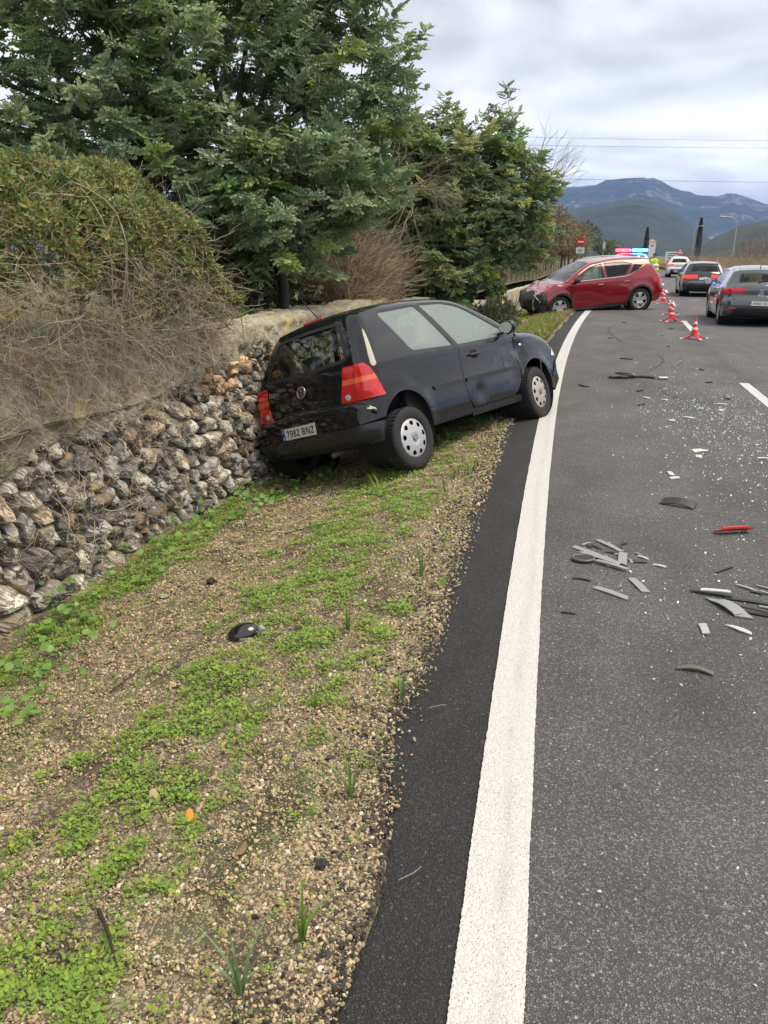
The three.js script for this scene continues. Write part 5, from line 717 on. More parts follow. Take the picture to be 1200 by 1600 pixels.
for (const [d, u, rx, ry, n, s, w] of [[9.0, -4.6, .9, .6, 900, 54, 'left of the carob trunk'], [10.6, -4.9, 1.0, .7, 900, 55, 'behind the carob trunk'], [12.3, -4.3, .9, .6, 800, 56, 'behind the dead brown stems'], [13.6, -5.2, 1.1, .9, 900, 57, 'between the two big trees']]) bush('undergrowth', 'shadowy undergrowth bush behind the wall, ' + w, 'bush', 'undergrowth behind the wall', RD(d, u, .65), rx, ry, .9, n, gRound, mCarob, r => r() < .35 ? rgb(.13, .11, .06) : rgb(.05 + .04 * r(), .08 + .04 * r(), .03), 1.6, s);

// twig shapes shared by the hedge and the dry scrub
const twigGeo = [0, 1, 2, 3].map(k => { const r = rngOf(90 + k); const p = [V(0, 0, 0)]; let d = V(0, 1, 0); for (let i = 1; i < 6; i++) { d = d.addScaledVector(rv(r), .55).normalize(); p.push(p[i - 1].clone().addScaledVector(d, .1)); } const L = [tube(p, .0035, .0018, 3, 7)]; for (let i = 2; i < 5; i += 2) { const q = d.clone().addScaledVector(rv(r), 1).normalize(); L.push(tube([p[i], p[i].clone().addScaledVector(q, .08), p[i].clone().addScaledVector(q.add(rv(r).multiplyScalar(.5)), .16)], .0022, .001, 3, 3)); } return merge(L); });
function twigs(list, parent, name, mat) { for (let k = 0; k < 4; k++) { const l = list.filter((_, i) => i % 4 === k); if (l.length) instances(name, twigGeo[k], mat, l, parent); } }
const mWhite = std(1, 1, 1, { roughness: .9 });
{ // overgrown hedge riding the wall, green on top and dead twigs below
  const t = thing('overgrown_hedge', 'overgrown hedge with green top and tangled dry twigs hanging over the wall', 'hedge', null, RD(4.5, -2.9, 1)), o = t.position, r = rngOf(61), leaves = [], tw = [];
  const topY = d => (d < 5.4 ? 2.24 : lerp(2.24, 1.5, smooth(5.4, 6.5, d))) + .10 * n2(d * 1.2, 5) + .05 * n2(d * 3.3, 8) + .12 * smooth(4, 2.5, d);
  const gHedge = whorl(4, .055, .018, 9, 1.0);
  const pos = (d, a, k) => { // a: 0 wall top front, 1 crest, 2 back
    const H = topY(d) - 1.08, yy = 1.08 + H * Math.pow(Math.sin(Math.min(a, 1) * Math.PI / 2), .8) * k, w = 1.25; const out = a < 1 ? .10 + .20 * Math.sin(a * Math.PI) * (1 + .5 * n2(d * 1.4, a * 3)) - .55 * a * a : -.45 - (a - 1) * w; return RD(d, wallU(d) - .12 + out + (1 - k) * -.3, a > 1 ? lerp(yy, 1.2, (a - 1) * .5) : yy); };
  for (let i = 0; i < 40000; i++) { const d = 1.6 + 4.75 * r(), a = Math.pow(r(), .62) * 1.5; const pn = n2(d * 1.3 + 7, a * 2.2); const brown = smooth(.35, .75, n2(d * 2.1 + 3, a * 2.6)); if (a < .30 + .25 * pn && r() > .2) continue; if (r() < brown * .8) continue; const p = pos(d, a, .90 + .14 * r()).sub(o); const y = r(); const col = y < .3 ? rgb(.27 + .08 * r(), .28 + .06 * r(), .07) : y < .9 ? rgb(.12 + .07 * r(), .18 + .06 * r(), .05) : rgb(.24, .17, .05); leaves.push([frame(p, V(.1, .6, .4).addScaledVector(rv(r), .9), V(.3, 1, .4).addScaledVector(rv(r), .8), .6 + .5 * r()), col]); }
  for (let i = 0; i < 4200; i++) { const d = 1.5 + 4.75 * r(), a = Math.pow(r(), 2.1) * 1.05, p = pos(d, a, .62 + .36 * r()).sub(o); const b = .24 + .24 * r(); tw.push([frame(p, V(.25, -.1, .1).addScaledVector(rv(r), 1), rv(r), .35 + .45 * r()), rgb(b * 1.05, b * .9, b * .68)]); }
  // runners hanging down the face of the wall
  for (let i = 0; i < 700; i++) { const d = 1.8 + 4.3 * Math.pow(r(), .9), f = Math.pow(r(), 2.1), hang = smooth(.0, .6, .5 + n2(d * 1.5, 17)) * lerp(1.25, .75, smooth(5, 6.8, d)), y = 1.12 - f * hang; const p = wallPt(d, y, .07 + .12 * (1 - f) * r()).sub(o); const b = .30 + .22 * r(); tw.push([frame(p, V(.1, -1, .05).addScaledVector(rv(r), .75), rv(r), .4 + .5 * r()), rgb(b * 1.02, b * .9, b * .7)]); }
  instances('foliage', gHedge, mCarob, leaves, t); twigs(tw, t, 'dry_twigs', mWhite);
  // thicker pale stems
  for (let i = 0; i < 12; i++) { const d = 2.2 + 4.4 * r(), a0 = .5 + .7 * r(); const p0 = pos(d, a0, 1.03).sub(o), p1 = pos(d + (r() - .5) * .5, a0 * .5, 1.06).sub(o).add(rv(r).multiplyScalar(.06)), d2 = d + (r() - .5) * .7, p2 = wallPt(d2, 1.0 - .65 * r(), .12).sub(o); mesh('stem', tube([p0, p1, p2], .005, .003, 5, 10), mDryTwig, t); }
}
function dryScrub(name, label, d0, d1, u0, u1, y0, h, n, seed, tone) { const t = thing(name, label, 'scrub', null, RD((d0 + d1) / 2, (u0 + u1) / 2, y0)), r = rngOf(seed), L = []; for (let i = 0; i < n; i++) { const d = lerp(d0, d1, r()), u = lerp(u0, u1, r()), p = RD(d, u, y0 + h * Math.pow(r(), 1.2)).sub(t.position), b = tone * (.7 + .7 * r()); L.push([frame(p, V(.1, 1, 0).addScaledVector(rv(r), .38), rv(r), 1 + 1.1 * r()), rgb(b * 1.08, b * .86, b * .58)]); } twigs(L, t, 'dry_stems', mWhite); return t; }
dryScrub('dry_scrub', 'thicket of dead brown stems behind the wall between the two big trees', 11.3, 14.0, -3.1, -3.6, .75, .75, 1500, 71, .27);
dryScrub('dry_scrub', 'thin brown scrub behind the wire fence beyond the evergreen tree', 18, 40, -3.3, -4.6, .6, 1.0, 1600, 72, .20);
dryScrub('dry_scrub', 'long brown dry hedge along the field right of the road', 46, 105, 7.4, 9.6, -.3, 1.5, 5200, 73, .26);
// far trees left of the road, part leafless, part olive green
const farTree = (name, label, group, x, z, y, h, w, n, seed, tint, size) => { const t = thing(name, label, 'tree', group, V(x, y, z)), r = rngOf(seed), L = []; mesh('trunk', tube([V(0, 0, 0), V(.1, h * .25, 0), V(-.05, h * .5, .1)], .05 * h * .4, .02 * h, 6, 6), mBark, t); for (let k = 0; k < 5; k++) { const a = k * 1.3 + seed; mesh('limb', tube([V(0, h * .3, 0), V(Math.cos(a) * w * .25, h * .55, Math.sin(a) * w * .25), V(Math.cos(a) * w * .42, h * .8, Math.sin(a) * w * .42)], .05, .02, 4, 5), mBark, t); } const lob = Array.from({ length: 9 }, () => { const q = inBall(r); return V(q.x * w * .36, h * .62 + q.y * h * .28, q.z * w * .36); }); for (let i = 0; i < n; i++) { const c = lob[i % 9], q = inBall(r).normalize().multiplyScalar(.5 + .5 * Math.sqrt(r())), p = V(c.x + q.x * w * .24, c.y + q.y * h * .2, c.z + q.z * w * .24); L.push([frame(p, q.clone().add(V(0, .3, 0)).addScaledVector(rv(r), .7), V(0, 1, 0).addScaledVector(rv(r), .7), size * (.7 + .6 * r())), tint(r)]); } instances('foliage', gSmall, mCarob, L, t); return t; };
const mAlmond = std(.20, .15, .115, { roughness: .95 });
{ const olive = r => rgb(.12 + .06 * r(), .145 + .06 * r(), .075), brown = r => rgb(.20 + .08 * r(), .165 + .06 * r(), .105), dark = r => rgb(.06 + .03 * r(), .085 + .03 * r(), .05); const r = rngOf(81), cnt = [0, 0, 0];
  [[33, -5.5, 4.0, 3.2, 0], [38, -7.5, 4.8, 4, 1], [44, -5.5, 4.4, 4, 0], [50, -8, 5.4, 4.5, 1], [56, -5.2, 4.6, 4.4, 0], [63, -8, 5.6, 5, 2], [70, -5.6, 4.8, 5, 0], [80, -9, 6.4, 6, 1], [88, -6, 5.2, 5, 0], [100, -8, 6.6, 6.5, 2], [112, -5, 6.0, 6, 1], [124, -9, 7.5, 7, 2], [142, -6, 7, 7, 1], [165, -4, 8, 9, 2], [190, 3, 6, 10, 1]].forEach(([d, u, h, w, k], i) => { const p = RD(d, u), nth = ['nearest', 'second', 'third', 'fourth', 'fifth', 'sixth', 'seventh'][cnt[k]++]; farTree(['thorn_tree', 'olive_tree', 'oak_tree'][k], [`brownish half-bare tree left of the road, ${nth} one behind the red crossover`, `olive green tree left of the road, ${nth} one behind the red crossover`, `dark green tree towards the bend, ${nth} one beyond the patrol car`][k], ['half-bare trees left of the road', 'olive trees left of the road', 'trees at the bend'][k], p.x, p.z, -.1 + .6 * smooth(90, 30, d), h, w, 1500, 100 + i, [brown, olive, dark][k], 1.7 + d / 60); });
  for (let i = 0; i < 26; i++) { const d = 50 + (i % 7) * 9 + 4 * r(), u = 8.6 + Math.floor(i / 7) * 6 + (i % 3) * 2.6 + r() * 2, p = RD(d, u, -.25); bareTree('almond_tree', 'leafless brown almond tree in the field right of the road', 'almond trees in the field', p, 200 + i, 3.4 + .8 * r(), .10, 4, mAlmond, V(.1 * (r() - .5), 1, 0), .75, .3); }
  for (const [x, z, h, w, label] of [[50.2, -130, 7.1, 1.25, 'slim dark cypress beside the lamp post at the bend'], [51.5, -160, 6.6, 1.5, 'slim dark cypress behind the patrol car']]) { const t = thing('cypress', label, 'tree', null, V(x, -.3, z)), L = []; mesh('trunk', tube([V(0, 0, 0), V(0, h * .5, 0), V(.03, h * .9, 0)], .12, .03, 6, 4), mBark, t); for (let i = 0; i < 1600; i++) { const s = Math.pow(r(), .8), a = r() * 6.28, q = w * .5 * Math.pow(Math.sin(Math.PI * Math.min(1, .12 + .88 * (1 - s))), .6) * (1 - .55 * s) * (.7 + .35 * r()); L.push([frame(V(Math.cos(a) * q, .3 + h * s, Math.sin(a) * q), V(Math.cos(a) * .3, 1, Math.sin(a) * .3), V(Math.cos(a), .2, Math.sin(a)), 1.7), rgb(.018 + .012 * r(), .03 + .015 * r(), .018)]); } instances('foliage', gSmall, mCarob, L, t); }
}
// dry tall grass along the right verge
const bladeGeo = (() => { const L = [], r = rngOf(4); for (let i = 0; i < 7; i++) { const a = r() * 6.28, l = .5 + .5 * r(), b = .15 + .35 * r(); const P = [], I = []; for (let k = 0; k < 5; k++) { const s = k / 4, w = .010 * (1 - s * .85), x = Math.cos(a) * b * s * s * l, z = Math.sin(a) * b * s * s * l, y = l * s * (1 - .25 * b * s); P.push(x - Math.sin(a) * w, y, z + Math.cos(a) * w, x + Math.sin(a) * w, y, z - Math.cos(a) * w); if (k < 4) I.push(2 * k, 2 * k + 1, 2 * k + 3, 2 * k, 2 * k + 3, 2 * k + 2); } L.push(geoFrom(P, I, new Array(20).fill(0))); } return merge(L); })();
{ const r = rngOf(88), L = []; for (let i = 0; i < 16000; i++) { const d = 22 + 90 * Math.pow(r(), 1.5), u = 5.62 + Math.pow(r(), 1.6) * 3.2, h = (.7 + .9 * r()) * (.6 + .5 * n2(d * .3, u)); L.push([M4(RD(d, u, -.12 - .18 * smooth(5.6, 7, u)), E3(0, r() * 6.28, 0), V(2.4, Math.max(.45, h), 2.4)), rgb(.34 + .14 * r(), .22 + .08 * r(), .10)]); } instances('dry_grass', bladeGeo, mWhite, L); scene.children.at(-1).userData = { kind: 'stuff', label: 'tall dry brown grass along the right verge of the road', category: 'grass' }; }
// ---------------------------------------------------------------- mountains and hills (real distances; the air does the fading)
function ridge(name, dist, depth, sil, mat, rough, seed, foot = -30) { // sil: [px offset tan, elevation tan] -> ridge crest as seen over flat land
  const n = 240, m = 46, xs = sil.map(p => p[0]); const hAt = t => { let i = 0; while (i < sil.length - 2 && t > sil[i + 1][0]) i++; const a = sil[i], b = sil[i + 1], q = clamp((t - a[0]) / (b[0] - a[0])), e = q * q * (3 - 2 * q); return lerp(a[1], b[1], lerp(q, e, .5)); };
  return structure(name, grid(n, m, (u, v) => { const t = lerp(xs[0], xs[xs.length - 1], u), k = v < .62 ? v / .62 : 1 - (v - .62) / .38 * .8; const d = dist + depth * (v - .62); const X = t * d; const s = 900 / rough; let rr = 0, a = .5, f = 1; for (let o = 0; o < 6; o++) { rr += a * (1 - 2 * Math.abs(n2(X / s * f + seed, d / s * f))); a *= .5; f *= 2.05; }
    const H = hAt(t) * dist, crest = H + (rr * .5) * H * .10 * (.5 + .5 * k); const y = foot + (crest - foot) * Math.pow(k, .85) + rr * H * .16 * Math.sin(Math.PI * k); return { p: [X, y, -d], uv: [X / 1000, (d + y * 1.2) / 1000] }; }), mat);
}
const P2 = (px, py) => { const p = 18.5 * Math.PI / 180, xc = (px - 600) / 1202, yc = (py - 800) / 1202, f = Math.cos(p) - yc * Math.sin(p); return [xc / f, -(Math.sin(p) + Math.cos(p) * yc) / f]; };
const woodMap = (() => { const f = pfbm(6, 6, 301), g = pfbm(90, 3, 303), h = pfbm(7, 5, 307); return dataTex(1024, 1024, (i, j) => { const u = i / 1024, v = j / 1024, a = f(u, v), b = g(u, v), c = h(u, v); const t = .55 + .9 * b; let r = [(.022 + .02 * a) * t, (.032 + .022 * a) * t, (.02 + .014 * a) * t]; const k = smooth(.57, .66, c * .62 + b * .38); return r.map((x, m) => lerp(x, [.20, .175, .155][m], k * .75)); }); })();
const woodPlain = (() => { const f = pfbm(6, 6, 311), g = pfbm(90, 3, 313); return dataTex(512, 512, (i, j) => { const u = i / 512, v = j / 512, a = f(u, v), b = g(u, v), t = .5 + 1.0 * b; return [(.02 + .02 * a) * t, (.028 + .02 * a) * t, (.017 + .012 * a) * t]; }); })();
ridge('mountains', 5200, 3200, [P2(-900, 330), P2(-300, 320), P2(100, 300), P2(500, 315), P2(760, 305), P2(850, 299), P2(900, 291), P2(940, 286), P2(962, 280), P2(1000, 277), P2(1030, 281), P2(1060, 295), P2(1092, 306), P2(1118, 307), P2(1140, 302), P2(1165, 308), P2(1200, 318), P2(1300, 335), P2(1500, 320), P2(1900, 335), P2(2600, 350)], std(1, 1, 1, { map: rep(woodMap, .55), roughness: 1 }), 1.5, 3);
ridge('hill', 2300, 1500, [P2(200, 392), P2(700, 372), P2(850, 338), P2(900, 326), P2(950, 313), P2(985, 309), P2(1020, 315), P2(1055, 332), P2(1090, 357), P2(1120, 379), P2(1160, 394), P2(1300, 397)], std(1, 1, 1, { map: rep(woodPlain, 2.2), roughness: 1 }), 2.2, 7, -20);
ridge('hill', 1000, 700, [P2(1040, 397), P2(1090, 386), P2(1125, 364), P2(1160, 350), P2(1200, 343), P2(1350, 335), P2(1700, 350), P2(2300, 390)], std(1, 1, 1, { map: rep(woodPlain, 5), roughness: 1 }), 4, 9, -12);
// ---------------------------------------------------------------- far wall, fence, signs, cones, wires, officer
function wallRun(label, d0, d1, top, w, mat) { // rendered wall with a flat cap
  const base = RD(d0, wallU(d0), 0), t = thing('garden_wall', label, 'wall', null, base), rows = span(d0, d1, Math.ceil((d1 - d0) / .25)), ring = [[.05, -.5], [.03, .0], [.0, .5], [0, 1], [-.06, 1], [-w + .06, 1], [-w, .98], [-w, -.5]];
  const P = [], I = [], U = [], n = ring.length; rows.forEach(d => ring.forEach(([o, k], j) => { const y = k < 0 ? vergeY(d, wallU(d)) - .25 : k === 1 || k === .98 ? top(d) + (k === .98 ? -.02 : 0) : lerp(vergeY(d, wallU(d)) + .1, top(d), k) - (j === 3 ? .05 : 0); const p = RD(d, wallU(d) + o + .02 * n2(d * 2, j), y + .015 * n2(d * 3, j * 3)).sub(base); P.push(p.x, p.y, p.z); U.push(d, j * .35); }));
  for (let i = 0; i + 1 < rows.length; i++) for (let j = 0; j + 1 < n; j++) { const a = i * n + j; I.push(a, a + 1, a + n + 1, a, a + n + 1, a + n); } for (const i of [0, rows.length - 1]) for (let j = 1; j + 1 < n; j++) I.push(i * n, i * n + j, i * n + j + 1);
  mesh('wall_body', geoFrom(P, I, U), mat, t); return t;
}
wallRun('low rendered wall hidden behind the black hatchback', 12.52, 17.2, d => .95 - .1 * smooth(14, 17, d), .34, mMortar);
wallRun('flat-topped beige wall stub beside the grey-green bush', 17.6, 21.2, d => .62 - .02 * (d - 17), .4, mMortarPale);
wallRun('beige rendered wall running on behind the red crossover', 23.2, 60, d => .55 + .02 * n2(d, 2), .36, mMortarPale);
{ // wire fence behind the far wall
  const t = thing('wire_fence', 'rusty wire mesh fence on thin posts behind the far wall', 'fence', null, RD(19, -3.1, .5)), o = t.position, m = std(.11, .095, .085, { roughness: .9 });
  for (let d = 19; d < 46; d += 1.15) { const p = RD(d, -3.15, .35).sub(o); mesh('post', tube([p, p.clone().add(V(.01, 1.35, 0))], .022, .022, 5, 1), m, t); }
  const L = []; for (let k = 0; k < 7; k++) L.push(tube(span(19, 46, 14).map(d => RD(d, -3.15, .55 + k * .17).sub(o)), .004, .004, 3, 28)); for (let d = 19; d < 46; d += .6) { const p = RD(d, -3.15, .5).sub(o); L.push(tube([p, p.clone().add(V(0, 1.1, 0))], .003, .003, 3, 1)); } mesh('wire_mesh', merge(L), m, t, 'stuff');
}
const mPost = std(.36, .37, .38, { metalness: .5, roughness: .5 }), mSignRed = std(.55, .02, .025, { roughness: .4 }), mSignWhite = std(.76, .76, .74, { roughness: .45 }), mSignBack = std(.33, .34, .35, { metalness: .3, roughness: .6 });
const face = (g, yaw) => { g.rotation.y = yaw; return g; };
function sign(name, label, x, z, y0, h, build) { const t = thing(name, label, 'road sign', null, V(x, y0, z)); face(t, -Math.atan2(x, -z)); mesh('post', tube([V(0, -.1, 0), V(0, h, 0)], .03, .03, 8, 1), mPost, t); build(t); return t; }
const disc = (r, d = .012) => new THREE.CylinderGeometry(r, r, d, 28).rotateX(Math.PI / 2);
sign('no_entry_sign', 'round red no entry sign with white plate below on a grey post', 14.97, -62, .05, 2.9, t => { const p = mesh('sign_disc', disc(.31).translate(0, 2.6, .05), mSignRed, t); mesh('sign_bar', rbox(.44, .09, .006, .003, 0, 2.6, .061), mSignWhite, p); const q = mesh('supplementary_plate', rbox(.62, .42, .014, .006, 0, 1.98, .05), mSignWhite, t); mesh('plate_lettering', merge([box(.4, .035, .004, 0, 2.07, .06), box(.46, .035, .004, 0, 1.98, .06), box(.3, .035, .004, -.03, 1.89, .06)]), std(.05, .05, .05), q); });
sign('turned_sign', 'round sign on a pale post turned edge-on beyond the no entry sign', 17.8, -66, .05, 2.6, t => { const p = mesh('sign_disc', disc(.3).translate(0, 2.38, .05), mSignBack, t); t.rotation.y += 1.15; });
sign('direction_board', 'white direction board on two posts above the white crossover', 34.2, -97, 0, 1.9, t => { mesh('post', tube([V(.7, -.1, 0), V(.7, 1.9, 0)], .03, .03, 6, 1), mPost, t); const b = mesh('board', rbox(1.5, 1.0, .03, .012, .25, 1.55, .05), mSignWhite, t); mesh('board_lettering', merge([box(1.0, .10, .005, .25, 1.83, .068), box(.8, .10, .005, .15, 1.6, .068), box(1.1, .10, .005, .25, 1.35, .068)]), std(.06, .07, .09), b); });
sign('warning_sign', 'white warning triangle with red border beside the direction board', 35.2, -96.5, 0, 2.0, t => { const tri = k => { const s = new THREE.Shape(); for (let i = 0; i < 3; i++) { const a = Math.PI / 2 + i * 2.0944; s[i ? 'lineTo' : 'moveTo'](k * Math.cos(a), k * Math.sin(a)); } return new THREE.ExtrudeGeometry(s, { depth: .012, bevelEnabled: false }); }; const p = mesh('sign_triangle', tri(.52).translate(0, 2.0, .03), mSignRed, t); mesh('triangle_face', tri(.36).translate(0, 2.0, .035), mSignWhite, p); mesh('pictogram', box(.06, .28, .006, 0, 1.98, .052), std(.03, .03, .03), p); });
sign('speed_sign', 'low round white sign with red ring near the cypress', 34.0, -90, 0, 1.0, t => { const p = mesh('sign_disc', disc(.34).translate(0, .92, .05), mSignRed, t); mesh('disc_face', disc(.24, .006).translate(0, .92, .06), mSignWhite, p); });
sign('orange_panel', 'orange roadworks panel at the right verge beyond the estate car', 32.2, -80, -.1, 1.0, t => { mesh('panel', rbox(.9, .5, .03, .01, 0, 1.15, .03), std(.75, .16, .05, { roughness: .5 }), t); mesh('warning_lamp', new THREE.SphereGeometry(.07, 12, 8).translate(-.32, .72, .06), new THREE.MeshStandardMaterial({ color: rgb(.8, .5, .1), emissive: rgb(1, .6, .15), emissiveIntensity: .8 }), t); });
function lampPost(label, x, z, h, lean) { const t = thing('street_lamp', label, 'street lamp', null, V(x, -.2, z)); mesh('post', tube([V(0, 0, 0), V(0, h * .55, 0), V(0, h * .85, 0)], .08, .05, 8, 6), mPost, t); mesh('arm', tube([V(0, h * .85, 0), V(lean * .25, h * .97, 0), V(lean, h, 0)], .05, .035, 6, 8), mPost, t); mesh('lamp_head', rbox(.5, .1, .2, .04, lean * 1.15, h - .02, 0), mPost, t); return t; }
lampPost('tall street lamp leaning its arm over the almond field', 32.25, -75, 5.2, -1.2); lampPost('pale street lamp standing against the slim cypress', 48.6, -128, 6.2, .9);
{ // narrow white transformer tower far behind
  const t = thing('white_tower', 'narrow white rendered tower far behind the patrol car', 'tower', null, V(92, -1, -280)); mesh('tower_wall', box(2.2, 7, 2.2, 0, 3.5, 0), std(.68, .66, .62, { roughness: .9 }), t); mesh('roof', new THREE.ConeGeometry(1.8, .8, 4).rotateY(Math.PI / 4).translate(0, 7.4, 0), std(.35, .2, .13), t); mesh('door', box(.9, 2, .06, 0, 1, 1.12), std(.2, .22, .22), t); mesh('vent', box(.7, .5, .06, 0, 5.6, 1.12), std(.1, .1, .1), t);
}
// overhead lines on poles beyond the frame
{ const m = std(.05, .05, .055, { roughness: .7 }), pole = (label, x, z, h) => { const t = thing('utility_pole', label, 'pole', null, V(x, -.5, z)); mesh('post', tube([V(0, 0, 0), V(0, h, 0)], .14, .09, 8, 1), std(.12, .09, .07), t); mesh('crossarm', box(.1, .1, 1.8, 0, h - .5, 0), std(.12, .09, .07), t); return t; };
  const wire = (label, a, b, sag) => { const mid = a.clone().lerp(b, .5).add(V(0, -sag, 0)); thingMesh('power_line', tube([a, a.clone().lerp(b, .25).add(V(0, -sag * .75, 0)), mid, a.clone().lerp(b, .75).add(V(0, -sag * .75, 0)), b].map(p => p.sub(a.clone())).map((p, i, q) => p), .014, .014, 4, 24), m, label, 'cable', null, a); };
  pole('wooden utility pole carrying the lines left of the trees', -6, -80, 13.3); pole('wooden utility pole carrying the lines over the almond field', 62, -80, 13.0);
  const w = (label, y0, y1, z) => { const a = V(-6, y0, z), b = V(62, y1, z); const pts = [0, .25, .5, .75, 1].map(k => a.clone().lerp(b, k).add(V(0, -1.0 * 4 * k * (1 - k) * .35, 0)).sub(a)); thingMesh('power_line', tube(pts, .010, .010, 4, 24), m, label, 'cable', null, a); };
  w('topmost overhead power line crossing the sky above the road', 12.75, 11.95, -80); w('middle overhead power line just under the topmost one', 11.95, 11.3, -79.4);
  { const a = V(-4, 7.35, -60), b = V(48, 6.6, -60); const pts = [0, .25, .5, .75, 1].map(k => a.clone().lerp(b, k).add(V(0, -.25 * 4 * k * (1 - k), 0)).sub(a)); thingMesh('power_line', tube(pts, .009, .009, 4, 24), m, 'lowest overhead cable crossing in front of the mountains', 'cable', null, a); }
}
// collapsible cones: a red fabric spike with white bands on four splayed feet
{ const red = std(.72, .035, .04, { roughness: .6 }), white = std(.8, .78, .76, { roughness: .5 });
  const spots = [[6.64, 16.82, .1, 'upright red cone standing alone at the near end of the lane dash'], [7.74, 21.28, .8, 'red cone at the foot of the lane dash, in front of a lying cone'], [8.62, 23.83, .3, 'red cone close behind another cone by the lane dash'], [10.25, 29.2, .5, 'red cone beside the rear bumper of the red crossover'], [11.55, 33.1, .9, 'farthest red cone of the row towards the estate car']];
  for (const [x, d, a, label] of spots) { const t = thing('traffic_cone', label, 'traffic cone', 'cones along the lane dashes', V(x, .002, -d)); t.rotation.y = a; const R = y => lerp(.085, .018, (y - .07) / .36);
    const seg = (y0, y1) => new THREE.CylinderGeometry(R(y1), R(y0), y1 - y0, 18, 1, true).translate(0, (y0 + y1) / 2, 0); mesh('cone_body', merge([seg(.07, .20), seg(.25, .32), seg(.37, .43), new THREE.SphereGeometry(.02, 10, 6).translate(0, .435, 0)]), red, t); mesh('reflective_band', seg(.20, .25), white, t); mesh('reflective_band', seg(.32, .37), white, t);
    for (let k = 0; k < 4; k++) { const q = k * Math.PI / 2; const f = mesh('foot', merge([rbox(.24, .022, .055, .008).rotateZ(-.28).translate(.15, .055, 0)]), red, t); f.rotation.y = q; mesh('foot_tip', rbox(.06, .02, .058, .006, .285, .018, 0), white, f); } } }
{ // officer in a high-visibility jacket, standing behind the crossover's tail
  const bones = [[[0, .92, 0], [0, 1.18, .02], .145, .15], [[0, 1.18, .02], [0, 1.42, .03], .15, .13], [[0, 1.42, .03], [0, 1.52, .03], .06, .055], [[0, 1.62, .03], [0, 1.68, .04], .09, .085], [[-.19, 1.40, .02], [-.25, 1.15, 0], .06, .05], [[-.25, 1.15, 0], [-.16, .98, .18], .047, .038], [[.19, 1.40, .02], [.26, 1.15, 0], .06, .05], [[.26, 1.15, 0], [.22, .95, .12], .047, .038], [[-.19, 1.40, .02], [.19, 1.40, .02], .07, .07], [[-.09, .90, 0], [-.11, .50, .02], .085, .062], [[-.11, .50, .02], [-.12, .10, -.02], .058, .042], [[.09, .90, 0], [.12, .50, .04], .085, .062], [[.12, .50, .04], [.13, .10, 0], .058, .042], [[-.12, .06, -.02], [-.13, .05, .16], .045, .035], [[.13, .06, 0], [.15, .05, .18], .045, .035]];
  const field = (B, rs, sel) => { const f = (x, y, z) => { let d = 9; for (const i of sel) { const [a, b, r0, r1] = B[i]; const ex = b[0] - a[0], ey = b[1] - a[1], ez = b[2] - a[2]; const t = clamp(((x - a[0]) * ex + (y - a[1]) * ey + (z - a[2]) * ez) / (ex * ex + ey * ey + ez * ez)); const q = Math.hypot(x - a[0] - ex * t, (y - a[1] - ey * t), z - a[2] - ez * t) - lerp(r0, r1, t) - rs; const k = .04, h = clamp(.5 + .5 * (d - q) / k); d = lerp(d, q, h) - k * h * (1 - h); } return d; }; const n = 72, mc = new MarchingCubes(n, new THREE.MeshStandardMaterial(), true, false, 60000); mc.isolation = 0; const S = .95; for (let k = 0; k < n; k++) for (let j = 0; j < n; j++) for (let i = 0; i < n; i++) { const c = q => (q - n / 2) / (n / 2); mc.field[i + j * n + k * n * n] = -f(c(i) * S, c(j) * S + .9, c(k) * S); } mc.update(); const g = new THREE.BufferGeometry(); g.setAttribute('position', new THREE.Float32BufferAttribute(Array.from(mc.positionArray.slice(0, mc.count * 3)).map((v, i) => v * S + (i % 3 === 1 ? .9 : 0)), 3)); g.setAttribute('normal', new THREE.Float32BufferAttribute(Array.from(mc.normalArray.slice(0, mc.count * 3)), 3)); return g; };
  const t = thing('person', 'person in a yellow high-visibility jacket and dark trousers standing behind the red crossover', 'person', null, V(14.0, .0, -42)); t.rotation.y = .5;
  mesh('body', field(bones, 0, bones.map((_, i) => i)), std(.42, .27, .20, { roughness: .7 }), t); mesh('jacket', field(bones, .022, [0, 1, 4, 5, 6, 7, 8]), std(.55, .72, .05, { roughness: .75 }), t); mesh('trousers', field(bones, .016, [9, 10, 11, 12]), std(.02, .024, .045, { roughness: .85 }), t); mesh('boots', field(bones, .014, [13, 14]), std(.02, .02, .02), t);
  mesh('cap', merge([new THREE.SphereGeometry(.105, 16, 8, 0, 6.2832, 0, 1.5).translate(0, 1.69, .03), box(.15, .012, .1, 0, 1.70, .14)]), std(.02, .025, .05), t); mesh('reflective_stripe', new THREE.CylinderGeometry(.182, .184, .05, 24, 1, true).translate(0, 1.08, .015), std(.8, .8, .78, { roughness: .3 }), t);
}
